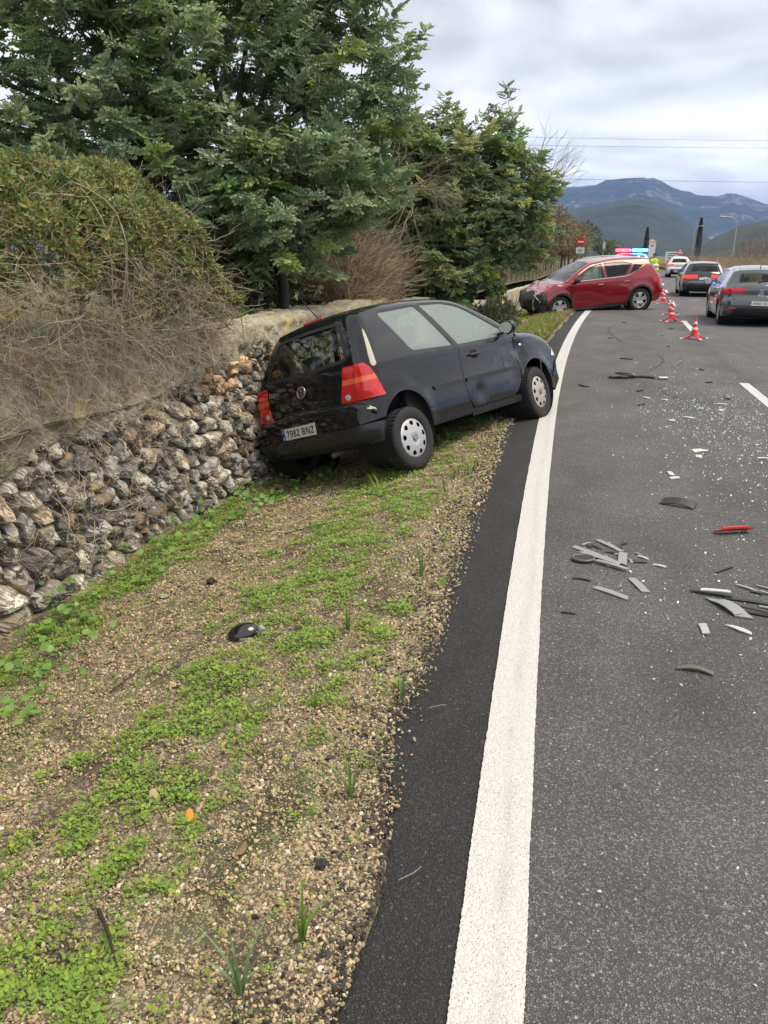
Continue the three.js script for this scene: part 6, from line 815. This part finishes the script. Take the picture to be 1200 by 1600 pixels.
// ---------------------------------------------------------------- debris on the carriageway and the verge
const mGreyTrim = std(.26, .265, .27, { roughness: .55 }), mDarkTrim = std(.03, .03, .032, { roughness: .5 }), mRedShard = std(.66, .05, .05, { roughness: .35 }), mPaleTrim = std(.5, .51, .5, { roughness: .4 });
function shard(name, label, group, x, d, len, wid, ang, mat, o = {}) { // a curved, broken strip with real thickness; ang: direction in the road plane from straight ahead to the right
  const r = rngOf(Math.round((x * 977 + d * 131) * 100) >>> 0), n = 9, top = [], P = [], I = [], th = o.th || .006; const taper = o.taper ?? .06, bow = o.bow ?? .003;
  for (let i = 0; i <= n; i++) { const s = i / n, w = wid * .5 * (1 - taper * Math.abs(s - .4)) ; const j = (r() - .5) * wid * .06; const y = bow * Math.sin(Math.PI * s) + th; const cut = i === 0 ? (r() - .3) * wid * 1.3 : i === n ? (r() - .3) * wid * 1.3 : 0; const bend = (o.bend || 0) * Math.sin(Math.PI * s); top.push([s * len - len / 2 + cut * .5, y, -w + j + bend], [s * len - len / 2 - cut * .5, y + (o.lip || .0), w + j + bend]); }
  for (const [a, b, c] of top) P.push(a, b, c); for (const [a, b, c] of top) P.push(a, b - th, c); const m = top.length;
  for (let i = 0; i < n; i++) { const a = 2 * i; I.push(a, a + 1, a + 3, a, a + 3, a + 2); I.push(m + a, m + a + 3, m + a + 1, m + a, m + a + 2, m + a + 3); for (const k of [0, 1]) { const p = a + k, q = a + 2 + k; I.push(p, q, q + m, p, q + m, p + m); } } for (const a of [0, 2 * n]) I.push(a, a + 1, a + 1 + m, a, a + 1 + m, a + m);
  const g = geoFrom(P, I, P.map(() => 0).slice(0, P.length / 3 * 2)).toNonIndexed(); g.computeVertexNormals();
  const t = thingMesh(name, g, mat, label, o.cat || 'debris', group, V(x, .002 + (o.y || 0), -d)); t.rotation.y = Math.PI / 2 - ang; if (o.roll) t.rotation.x = o.roll; return t;
}
const G1 = 'grey trim strips in the heap by the black ring', G2 = 'trim fragments around the broken grey panel';
const grey = 'grey plastic trim strip in the heap beside the black ring';
shard('trim_strip', 'long grey plastic trim strip lying across the heap beside the black ring', G1, 1.262, 4.33, .30, .045, .62 - 1.25, mGreyTrim); shard('trim_strip', 'second long grey trim strip of the heap, touching the black ring', G1, 1.285, 4.24, .26, .045, .62 - 1.35, mGreyTrim, { y: .01 });
shard('trim_strip', 'narrow grey trim strip at the back of the heap', G1, 1.40, 4.47, .22, .034, -.45, mGreyTrim); shard('trim_strip', 'broad grey trim strip pointing up the road from the heap', G1, 1.42, 4.25, .19, .05, .32, mGreyTrim, { y: .004 });
shard('trim_strip', 'loose grey trim strip with a broken orange tip right of the heap', G1, 1.393, 3.865, .19, .046, -.12, mGreyTrim); shard('trim_strip', 'loose grey trim strip in front of the black ring', G1, 1.215, 3.765, .20, .042, -.75, mGreyTrim); shard('trim_strip', 'splintered grey strip on the near edge of the heap', G1, 1.32, 4.13, .2, .028, -.8, mGreyTrim, { y: .012 });
{ const r = rngOf(19); for (let i = 0; i < 26; i++) shard('trim_splinter', 'small dark plastic splinter scattered in the heap by the black ring', 'splinters in the heap by the black ring', 1.25 + .3 * r(), 4.15 + .38 * r(),   .03 + .06 * r(), .010 + .016 * r(), r() * 6, r() < .6 ? mDarkTrim : mGreyTrim, { th: .004, bow: .004 }); }
{ // black oval ring, a lamp bezel lying flat
  const t = thing('black_ring', 'black oval ring with ribbed inside lying by the grey trim strips', 'debris', null, V(1.182, .004, -4.235)); mesh('rim', new THREE.TorusGeometry(.056, .009, 8, 32).rotateX(Math.PI / 2).scale(1.1, 1, .9).translate(0, .012, 0), std(.10, .105, .11, { roughness: .35 }), t); mesh('ribbed_plate', merge(Array.from({ length: 7 }, (_, i) => rbox(.10 * Math.sqrt(1 - ((i - 3) / 4) ** 2), .008, .008, .003, 0, .014, (i - 3) * .013))), mDarkTrim, t); mesh('backing', new THREE.CylinderGeometry(.054, .054, .006, 28).scale(1.1, 1, .9).translate(0, .006, 0), mDarkTrim, t); }
shard('trim_fragment', 'folded black plastic moulding lying alone up the lane', null, 2.12, 5.27, .24, .06, -1.0, mDarkTrim, { lip: .03, bow: .02 });
{ const t = thing('lens_fragment', 'red tail lamp fragment lying on the asphalt', 'debris', null, V(2.272, .003, -4.70)); const a = shard('tmp', 'tmp', null, 0, 0, .24, .055, 0, mRedShard, { lip: .035, bow: .006, th: .008 }); scene.remove(a); const m = mesh('red_shell', a.geometry, mRedShard, t); m.rotation.y = .16; const e = mesh('folded_edge', rbox(.18, .03, .006, .002, .02, .022, .0), mRedShard, t); e.rotation.y = .16; e.position.z = -.025; delete taken.tmp; }
shard('trim_fragment', 'thin black plastic rod lying right of the grey heap', null, 1.955, 4.08, .15, .012, 1.0, mDarkTrim, { th: .008 });
shard('trim_panel', 'cracked grey trim panel amid black fragments', G2, 1.765, 3.575, .22, .075, -.28, mGreyTrim, { bow: .018 }); shard('trim_fragment', 'black edged sliver leaning on the cracked grey panel', G2, 1.745, 3.745, .2, .03, -1.15, mDarkTrim, { y: .008 }); shard('trim_fragment', 'pale sliver lying behind the cracked grey panel', G2, 1.77, 3.76, .15, .03, -1.35, mPaleTrim, { y: .014 }); shard('trim_fragment', 'curved black sliver right of the cracked grey panel', G2, 1.90, 3.66, .22, .03, -1.2, mDarkTrim);
shard('trim_fragment', 'black sliver crossed by another at the lane middle', G2, 1.87, 3.51, .2, .024, -1.1, mDarkTrim); shard('trim_fragment', 'thin black sliver lying across another one', G2, 1.90, 3.52, .19, .018, -.95, mDarkTrim, { y: .01 });
{ const r = rngOf(23); for (let i = 0; i < 9; i++) shard('trim_splinter', 'small grey splinter near the cracked grey panel', 'splinters near the cracked panel', 1.95 + .25 * r(), 3.55 + .28 * r(), .05 + .09 * r(), .014 + .014 * r(), -1.2 + .7 * r(), r() < .5 ? mGreyTrim : mDarkTrim, { th: .005 }); }
shard('lens_sliver', 'ribbed clear plastic sliver lying below the cracked grey panel', null, 1.542, 3.335, .105, .03, .2, mPaleTrim, { lip: .014 }); shard('trim_fragment', 'pale broken tab right of the ribbed clear sliver', null, 1.715, 3.34, .12, .035, -.7, mPaleTrim, { taper: .9 }); shard('trim_fragment', 'brown bent plastic strip lying alone near the camera', null, 1.352, 2.95, .15, .03, -1.2, std(.13, .11, .085, { roughness: .7 }), { bow: .012, bend: .01 });
shard('trim_fragment', 'short grey sliver between the heap and the cracked panel', 'slivers between heap and panel', 1.545, 4.27, .07, .016, -.7, mPaleTrim); shard('trim_fragment', 'short grey sliver between the heap and the cracked panel', 'slivers between heap and panel', 1.60, 4.14, .07, .018, -1.0, mPaleTrim); shard('trim_fragment', 'thin dark curl left of the loose strips', null, 1.098, 3.94, .1, .012, -1.2, mDarkTrim, { bend: .01 }); shard('trim_fragment', 'short dark rod beside the white edge line', null, .93, 3.52, .07, .010, -1.3, mDarkTrim);
shard('paper_scrap', 'flat cream paper scrap among the broken glass', null, 2.915, 6.93, .13, .09, 1.2, std(.62, .60, .50, { roughness: .8 }), { th: .002, taper: 0 });
{ // cable loop and hose further up the lane
  const t = thing('cable_loop', 'black looped cable lying on the lane beyond the glass', 'debris', null, V(3.54, .005, -11.35)); const loop = Array.from({ length: 12 }, (_, i) => V(.14 * Math.cos(i * .56), .02 + .05 * Math.sin(i * .28), .12 * Math.sin(i * .56))); mesh('loop', tube(loop, .012, .012, 6, 30), mDarkTrim, t); mesh('hose', tube([V(-.25, .015, .05), V(-.05, .02, .07), V(.2, .02, .0), V(.42, .012, .08)], .022, .018, 7, 14), mDarkTrim, t); mesh('bracket', rbox(.14, .03, .08, .01, .52, .016, .12), mSilver, t); }
{ const r = rngOf(29); const far = [[3.4, 10.2], [4.6, 10.9], [3.1, 9.2], [4.3, 9.6], [2.75, 10.6], [5.0, 12.2], [4.2, 13.5], [6.2, 17.5], [5.6, 15.4], [7.0, 19.2], [4.9, 17.0], [6.4, 21.0]]; far.forEach(([x, d]) => shard('dark_crumb', 'small black plastic crumb on the lane up towards the crossover', 'black crumbs up the lane', x, d, .08 + .12 * r(), .03 + .03 * r(), r() * 3, mDarkTrim, { th: .014 })); for (let i = 0; i < 16; i++) { const d = 6.0 + 4.5 * r(), u = .9 + 1.9 * r(), p = RD(d, u); shard('pale_scrap', 'small white plastic scrap in the patch of broken glass', 'white scraps in the broken glass', p.x, -p.z, .05 + .08 * r(), .03 + .04 * r(), r() * 3, mPaleTrim, { th: .006 }); } }
{ // tempered glass crumbs
  const r = rngOf(37), g = new THREE.IcosahedronGeometry(.5, 0), L = []; const spots = [[6.3, 2.45, 1.1, .6, 1500], [8.4, 1.9, 1.7, .75, 1700], [5.2, 2.0, 1.4, .8, 420], [4.0, 1.6, 1.4, .9, 330], [2.6, 1.3, 1.2, .9, 130], [6.1, 2.75, .18, .12, 420], [11, 2.0, 2, .9, 300]]; for (const [d0, u0, sd, su, n] of spots) for (let i = 0; i < n; i++) { const gs = () => (r() + r() + r() - 1.5) / .75; const d = d0 + gs() * sd, u = u0 + gs() * su; if (u < .15 || d < 1.2) continue; const s = (.0035 + .008 * Math.pow(r(), 3)) * (1 + d * .03); L.push([M4(RD(d, u, s * .35 + .001), E3(r() * 6, r() * 6, r() * 6), V(s * (1 + r()), s * .8, s * (1 + r()))), rgb(.78 + .2 * r(), .82 + .17 * r(), .82 + .17 * r())]); }
  instances('glass_crumbs', g, phy(1, 1, 1, { roughness: .25, transmission: .25, thickness: 0 }), L); scene.children.at(-1).userData = { kind: 'stuff', label: 'broken window glass scattered over the lane', category: 'broken glass' }; }
{ // wing mirror torn off, lying in the gravel
  const p = vergePos(3.32, -1.42), t = thing('torn_mirror', 'black wing mirror shell torn off and lying in the gravel', 'debris', null, p); const g = new THREE.SphereGeometry(1, 28, 18, 0, 6.2832, 0, 1.75), q = g.attributes.position; for (let i = 0; i < q.count; i++) q.setXYZ(i, q.getX(i) * .088, q.getY(i) * .062 * (1 + .25 * q.getX(i)), q.getZ(i) * .064); g.computeVertexNormals(); const m = mesh('shell', g, phy(.008, .008, .009, { roughness: .22, clearcoat: 1, clearcoatRoughness: .05 }), t); m.rotation.set(.25, .25, -.08); m.position.y = .006; const c = mesh('inner_edge', rbox(.07, .028, .03, .008), std(.16, .15, .14, { roughness: .8 }), t); c.position.set(.02, .004, .062); const f = mesh('fold_joint', new THREE.CylinderGeometry(.018, .022, .04, 12), std(.28, .29, .3, { roughness: .5 }), t); f.position.set(.084, .03, -.008); f.rotation.z = -.6; }
// ---------------------------------------------------------------- verge: gravel, clover, weeds, grass tufts, stones
const greenMask = (d, u) => { let g = .75 * Math.exp(-(((u + 1.22 + .2 * n2(d * .7, 3)) / .42) ** 2)) + .75 * smooth(-2.2, -2.5, u) + .30; g -= .75 * Math.exp(-(((u + 1.95 + .08 * n2(d * .6, 9)) / .20) ** 2)); g += .85 * fbm2(d * 1.5, u * 2.1, 4); if (u > -.75) g -= .15; g -= .35 * smooth(2.4, 1.5, d); return g; };
{
  const r = rngOf(101), gP = [0, 1, 2].map(k => { const g = new THREE.IcosahedronGeometry(.5, 1), p = g.attributes.position; for (let i = 0; i < p.count; i++) { const x = p.getX(i), y = p.getY(i), z = p.getZ(i), s = 1 + .32 * n3(x * 2.4 + k * 9, y * 2.4, z * 2.4); p.setXYZ(i, x * s, y * s * .72, z * s); } g.computeVertexNormals(); return g; });
  const L = [[], [], []]; const N = 170000; for (let i = 0; i < N; i++) { const d = .9 + 10 * Math.pow(r(), 1.75), u = -.34 - 2.35 * r(); if (u > shoulderU(d) + .05 * r() && r() > .12) continue; const sparse = greenMask(d, u); if (r() < clamp((sparse - .5) * .9, 0, .6) || r() < darkSoil(d, u) * .4) continue; if (n2(d * 1.9 + 40, u * 2.3) > .45 && r() < .4) continue; const s = (.0045 + .0075 * Math.pow(r(), 4)) * (1 + d * .06), y = vergeY(d, u) + s * .18, t = r(), b = .45 + .66 * r(); const c = t < .62 ? [.50, .385, .225] : t < .82 ? [.62, .51, .34] : t < .91 ? [.40, .27, .17] : t < .96 ? [.12, .10, .08] : [.72, .67, .58]; L[i % 3].push([M4(RD(d, u, y), E3(r() * 6, r() * 6, r() * 6), V(s * (1 + .6 * r()), s, s * (1 + .6 * r()))), rgb(c[0] * b, c[1] * b, c[2] * b)]); }
  L.forEach((l, i) => { instances(numbered('gravel'), gP[i], std(1, 1, 1, { roughness: .92 }), l); scene.children.at(-1).userData = { kind: 'stuff', label: 'fine beige gravel of the roadside verge', category: 'gravel' }; });
  // dark crumbs of asphalt and leaf mould
  const dk = []; for (let i = 0; i < 9000; i++) { const d = .9 + 8 * Math.pow(r(), 1.5), near = r() < .62, u = near ? shoulderU(d) - .0 - .22 * Math.pow(r(), 2) : -.5 - 2 * r(); if (!near && n2(d * 1.3 + 60, u * 1.9) < .1) continue; const s = (.005 + .009 * Math.pow(r(), 4)) * (1 + d * .04), b = .03 + .05 * r(); dk.push([M4(RD(d, u, vergeY(d, u) + s * .2), E3(r() * 6, r() * 6, r() * 6), V(s * 1.3, s, s * (1 + r()))), rgb(b * 1.1, b, b * .9)]); } instances('asphalt_crumbs', gP[0], std(1, 1, 1, { roughness: .95 }), dk); scene.children.at(-1).userData = { kind: 'stuff', label: 'dark asphalt crumbs and soil along the road edge', category: 'gravel' };
  // clover and chickweed
  const gC = (() => { const q = rngOf(5), o = []; for (let i = 0; i < 7; i++) { const a = i * 2.4 + q(), h = .006 + .012 * q(), k = .004 + .010 * q(); o.push({ m: M4(V(Math.cos(a) * k, h, Math.sin(a) * k), new THREE.Euler(1.25 + .4 * (q() - .5), Math.PI / 2 - a, 0, 'YXZ'), 1), l: .009 + .005 * q(), w: .0085, c: .15 }); } return leafGeo(o); })();
  const cl = []; for (let i = 0; i < 150000; i++) { const d = .9 + 13 * Math.pow(r(), 1.6), u = -.42 - 2.3 * r(); if (u > shoulderU(d) - .03) continue; const g = greenMask(d, u) + .35 * n2(d * 7, u * 8); if (r() > .72 * smooth(.48, 1.3, g + .55 * n2(d * 3.1 + 9, u * 3.7)) + .02) continue; const s = (.45 + 1.0 * r() * r()) * (1 + d * .05), b = .75 + .5 * r(), yel = r(); cl.push([M4(RD(d, u, vergeY(d, u) + .002), E3((r() - .5) * .5, r() * 6.28, (r() - .5) * .5), s), rgb((.19 + .10 * yel) * b, (.34 + .05 * yel) * b, .045 * b)]); } instances('clover', gC, mCarob, cl); scene.children.at(-1).userData = { kind: 'stuff', label: 'low bright green clover spreading over the gravel verge', category: 'ground cover' };
  // short turf further along, under and beyond the cars
  const tf = []; for (let i = 0; i < 16000; i++) { const d = 6 + 24 * r(), u = -.45 - 2.2 * r(); const k = smooth(8.5, 11.5, d) + .25 * (n2(d * 1.1, u * 1.4) > .1); if (r() > k) continue; tf.push([M4(RD(d, u, vergeY(d, u) - .005), E3(0, r() * 6.28, 0), V(.35, .07 + .11 * r(), .35)), n2(d * .8, u * 1.7) > .25 ? rgb(.26, .21, .10) : rgb(.15 + .10 * r(), .22 + .06 * r(), .05)]); } instances('verge_grass', bladeGeo, mWhite, tf); scene.children.at(-1).userData = { kind: 'stuff', label: 'short green grass on the verge in front of the red crossover', category: 'grass' };
}
{ // tufts of strappy leaves
  const r = rngOf(111), mat = leafMat(.20, .33, .07, { roughness: .45 }), m2 = leafMat(.22, .33, .16, { roughness: .45 });
  const tuft = (d, u, h, n, label, grp, mt) => { const t = thing('grass_tuft', label, 'grass tuft', grp, vergePos(d, u, -.01)); for (let i = 0; i < n; i++) { const a = r() * 6.28, l = h * 1.45 * (.55 + .6 * r()), b = .12 + .75 * r() * r() + (i === 0 ? .5 : 0), w = .0045 + .002 * r(), P = [], I = []; for (let k = 0; k < 9; k++) { const s = k / 8, q = w * (1 - s * s * .9), x = Math.cos(a) * (.006 + b * s * s * l), z = Math.sin(a) * (.006 + b * s * s * l), y = l * (s - .42 * b * s * s); for (const e of [-1, 0, 1]) P.push(x - Math.sin(a) * q * e, y - (e === 0 ? q * .5 : 0), z + Math.cos(a) * q * e); if (k < 8) for (const e of [0, 1]) { const v = k * 3 + e; I.push(v, v + 1, v + 4, v, v + 4, v + 3); } } mesh('blade', geoFrom(P, I), mt || mat, t); } return t; };
  const g = 'strappy grass tufts along the road edge';
  tuft(3.95, -.59, .20, 9, 'tall strappy grass tuft with a grey upright blade halfway along the verge', g, m2); tuft(3.26, -.84, .14, 13, 'dense green grass tuft beside the torn mirror', g); tuft(2.66, -.45, .13, 9, 'grass tuft leaning at the crumbled asphalt edge', g, m2); tuft(2.57, -.80, .085, 5, 'small grass tuft in the clover', g); tuft(2.06, -.51, .16, 7, 'thin grass tuft with long drooping blades', g); tuft(2.23, -.44, .075, 5, 'short grass sprig by the asphalt edge', g, m2); tuft(1.49, -.50, .12, 9, 'green grass tuft in bare gravel near the asphalt', g); tuft(1.31, -.60, .15, 10, 'blue-green grass tuft with one blade lying flat', g, m2); tuft(1.95, -.62, .05, 3, 'tiny grass sprig in the gravel', g); tuft(5.6, -.7, .12, 6, 'grass tuft below the hatchback front wheel', g);
}
{ // round-leaved weeds along the wall foot: every leaf a piece
  const r = rngOf(121), gl = (() => { const P = [0, 0, 0], I = [], n = 14; for (let i = 0; i < n; i++) { const a = i / n * 6.2832 - Math.PI / 2, q = .5 * (1 + .18 * Math.sin(a)) * (i === 0 ? .72 : 1); P.push(Math.cos(a) * q, .05 * Math.cos(a * 2) + .04, Math.sin(a) * q); I.push(0, (i + 1) % n + 1, i + 1); } return geoFrom(P, I, new Array((n + 1) * 2).fill(0)); })();
  const mats = [[.16, .34, .06], [.21, .40, .08], [.26, .43, .11], [.13, .26, .05]].map(c => leafMat(...c, { roughness: .5 }));
  const weed = (d, u, n, rx, size, label) => { const o = vergePos(d, u), t = thing('leafy_weed', label, 'weed', 'round-leaved weeds along the wall foot', o), st = []; for (let i = 0; i < n; i++) { const a = r() * 6.28, q = Math.sqrt(r()) * rx, dd = d + Math.cos(a) * q * 1.3, uu = Math.max(wallU(dd) - .02, u + Math.sin(a) * q), h = .025 + .07 * r() + .10 * smooth(-2.45, -2.7, uu) * r(), p = vergePos(dd, uu, h).sub(o); const s = size * (.6 + .75 * r()); const m = mesh('leaf', gl, mats[Math.floor(r() * 4)], t); m.position.copy(p); m.scale.set(s, s, s * 1.1); m.rotation.set((r() - .5) * .9 + .25, r() * 6.28, (r() - .5) * .9 - .15); st.push(tube([vergePos(dd + .03 * (r() - .5), uu + .03 * (r() - .5), -.01).sub(o), p.clone().add(V(.01, -.02, 0)), p], .0018, .0012, 3, 2)); } mesh('stems', merge(st), mats[3], t, 'stuff'); };
  weed(2.64, -2.30, 60, .30, .036, 'broad clump of bright round leaves by the wall foot nearest the gravel track'); weed(2.95, -2.62, 36, .26, .036, 'round-leaved weed climbing the lowest stones beside the broad clump'); weed(3.68, -2.70, 24, .20, .038, 'small round-leaved weed under the white lichen stone'); weed(4.25, -2.55, 34, .26, .038, 'trailing round-leaved weed halfway along the wall foot'); weed(4.9, -2.62, 26, .24, .038, 'round-leaved weed against the brown stones'); weed(5.6, -2.5, 44, .32, .04, 'thick round-leaved weed patch short of the hatchback bumper'); weed(6.2, -2.45, 40, .34, .042, 'round-leaved weed patch under the hatchback bumper'); weed(3.35, -2.45, 14, .22, .042, 'few round leaves spreading into the gravel'); weed(6.9, -2.3, 30, .34, .04, 'dark round-leaved weeds in the shade behind the hatchback');
}
{ // single stones, leaves and sticks
  const stone = (name, label, d, u, s, m, e = .4) => { const g = new THREE.IcosahedronGeometry(.5, 2), p = g.attributes.position, k = d * 7 + u; for (let i = 0; i < p.count; i++) { const x = p.getX(i), y = p.getY(i), z = p.getZ(i), q = 1 + .3 * n3(x * 2 + k, y * 2, z * 2) + .08 * n3(x * 6 + k, y * 6, z * 6); p.setXYZ(i, x * q * s[0], y * q * s[1], z * q * s[2]); } g.computeVertexNormals(); const t = thingMesh(name, g, m, label, 'stone', null, vergePos(d, u, s[1] * .22)); t.rotation.y = k; };
  const pale = std(1.5, 1.4, 1.2, { map: rep(stoneMap.col, 3), roughness: .95 }), tan = std(1.9, 1.5, 1.05, { map: rep(stoneMap.col, 3), roughness: .95 });
  stone('loose_stone', 'upright pale stone in the clover band', 2.45, -1.08, [.030, .045, .05], pale); stone('loose_stone', 'flat tan stone in the gravel track', 2.82, -1.57, [.05, .02, .035], tan); stone('loose_stone', 'white flat stone near the weeds in the gravel track', 3.84, -2.17, [.06, .02, .045], pale); stone('loose_stone', 'orange pebble at the end of a stick', 4.9, -1.8, [.04, .03, .035], mOrangeStone); stone('loose_stone', 'dark clod of earth in the gravel track', 4.05, -1.95, [.07, .05, .06], std(.035, .032, .028)); stone('loose_stone', 'pale stone beside the hatchback rear wheel', 6.2, -.95, [.05, .03, .04], pale); stone('loose_stone', 'white pebble in the soil below the hatchback sill', 7.2, -.8, [.05, .03, .04], pale); stone('loose_stone', 'tan stone low on the gravel near the road edge', 2.05, -.78, [.03, .02, .025], tan); stone('loose_stone', 'pale angular stone among the weeds', 3.0, -2.05, [.05, .03, .04], pale); stone('loose_stone', 'dark lump of asphalt in the gravel', 1.75, -.52, [.035, .03, .04], std(.03, .03, .03)); stone('loose_stone', 'buff stone at the foot of the clover band', 1.7, -1.25, [.04, .025, .03], tan);
  stone('fallen_stone', 'orange wall stone fallen under the crossover nose, leaning on another', 23.6, -2.05, [.3, .26, .3], mOrangeStone); stone('fallen_stone', 'broad tan wall stone fallen under the crossover nose', 22.9, -2.2, [.34, .2, .26], mOrangeStone); stone('fallen_stone', 'small orange wall stone fallen beside the crossover front wheel', 22.7, -1.65, [.26, .18, .22], mOrangeStone); stone('fallen_stone', 'pale stone fallen behind the orange wall stones', 23.2, -2.45, [.3, .24, .24], tan);
  const leaf = (label, d, u, m, l) => { const t = thingMesh('dead_leaf', leafGeo([{ m: M4(V(0, 0, 0), E3(1.4, 0, 0), 1), l, w: l * .55, c: .2 }]), m, label, 'leaf', null, vergePos(d, u, .014)); t.rotation.y = d * 5; }; const or = std(.72, .25, .02), br = std(.22, .14, .07); leaf('bright orange fallen leaf in the gravel track', 3.85, -1.79, or, .045); leaf('orange yellow leaf in the clover', 1.92, -1.04, or, .05); leaf('brown dead leaf by the asphalt edge', 1.75, -.8, br, .05); leaf('curled brown leaf near the weeds', 3.1, -1.9, br, .05); leaf('tan dead leaf lying in the clover band', 2.0, -1.2, std(.36, .27, .16), .06);
  const stick = (label, d, u, l, a, m, w = .004) => { const o = vergePos(d, u, .012); const e = vergePos(d + Math.cos(a) * l, u + Math.sin(a) * l, .02).sub(o); thingMesh('stick', tube([V(0, 0, 0), e.clone().multiplyScalar(.5).add(V(.01, .012, .01)), e], w, w * .5, 5, 6), m, label, 'stick', null, o); }; stick('long brown stick lying across the gravel track', 4.92, -1.78, .42, 1.25, mBark); stick('dark stick half buried at the lower clover edge', 1.55, -1.15, .25, 2.4, std(.03, .025, .02), .007); stick('pale straw by the wall weeds', 3.75, -2.2, .22, 2.2, mDryTwig); stick('pale straw on the dark shoulder', 1.72, -.28, .08, .8, mDryTwig, .002); stick('thin straw lying on the asphalt edge', 2.6, -.33, .07, 1.2, mDryTwig, .002); stick('dry root curling from the soil by the wall', 2.75, -1.85, .22, .2, mBark, .004);
}
scene.traverse(o => { if (o.isMesh) { o.castShadow = true; o.receiveShadow = true; } });
renderer.render(scene, camera);
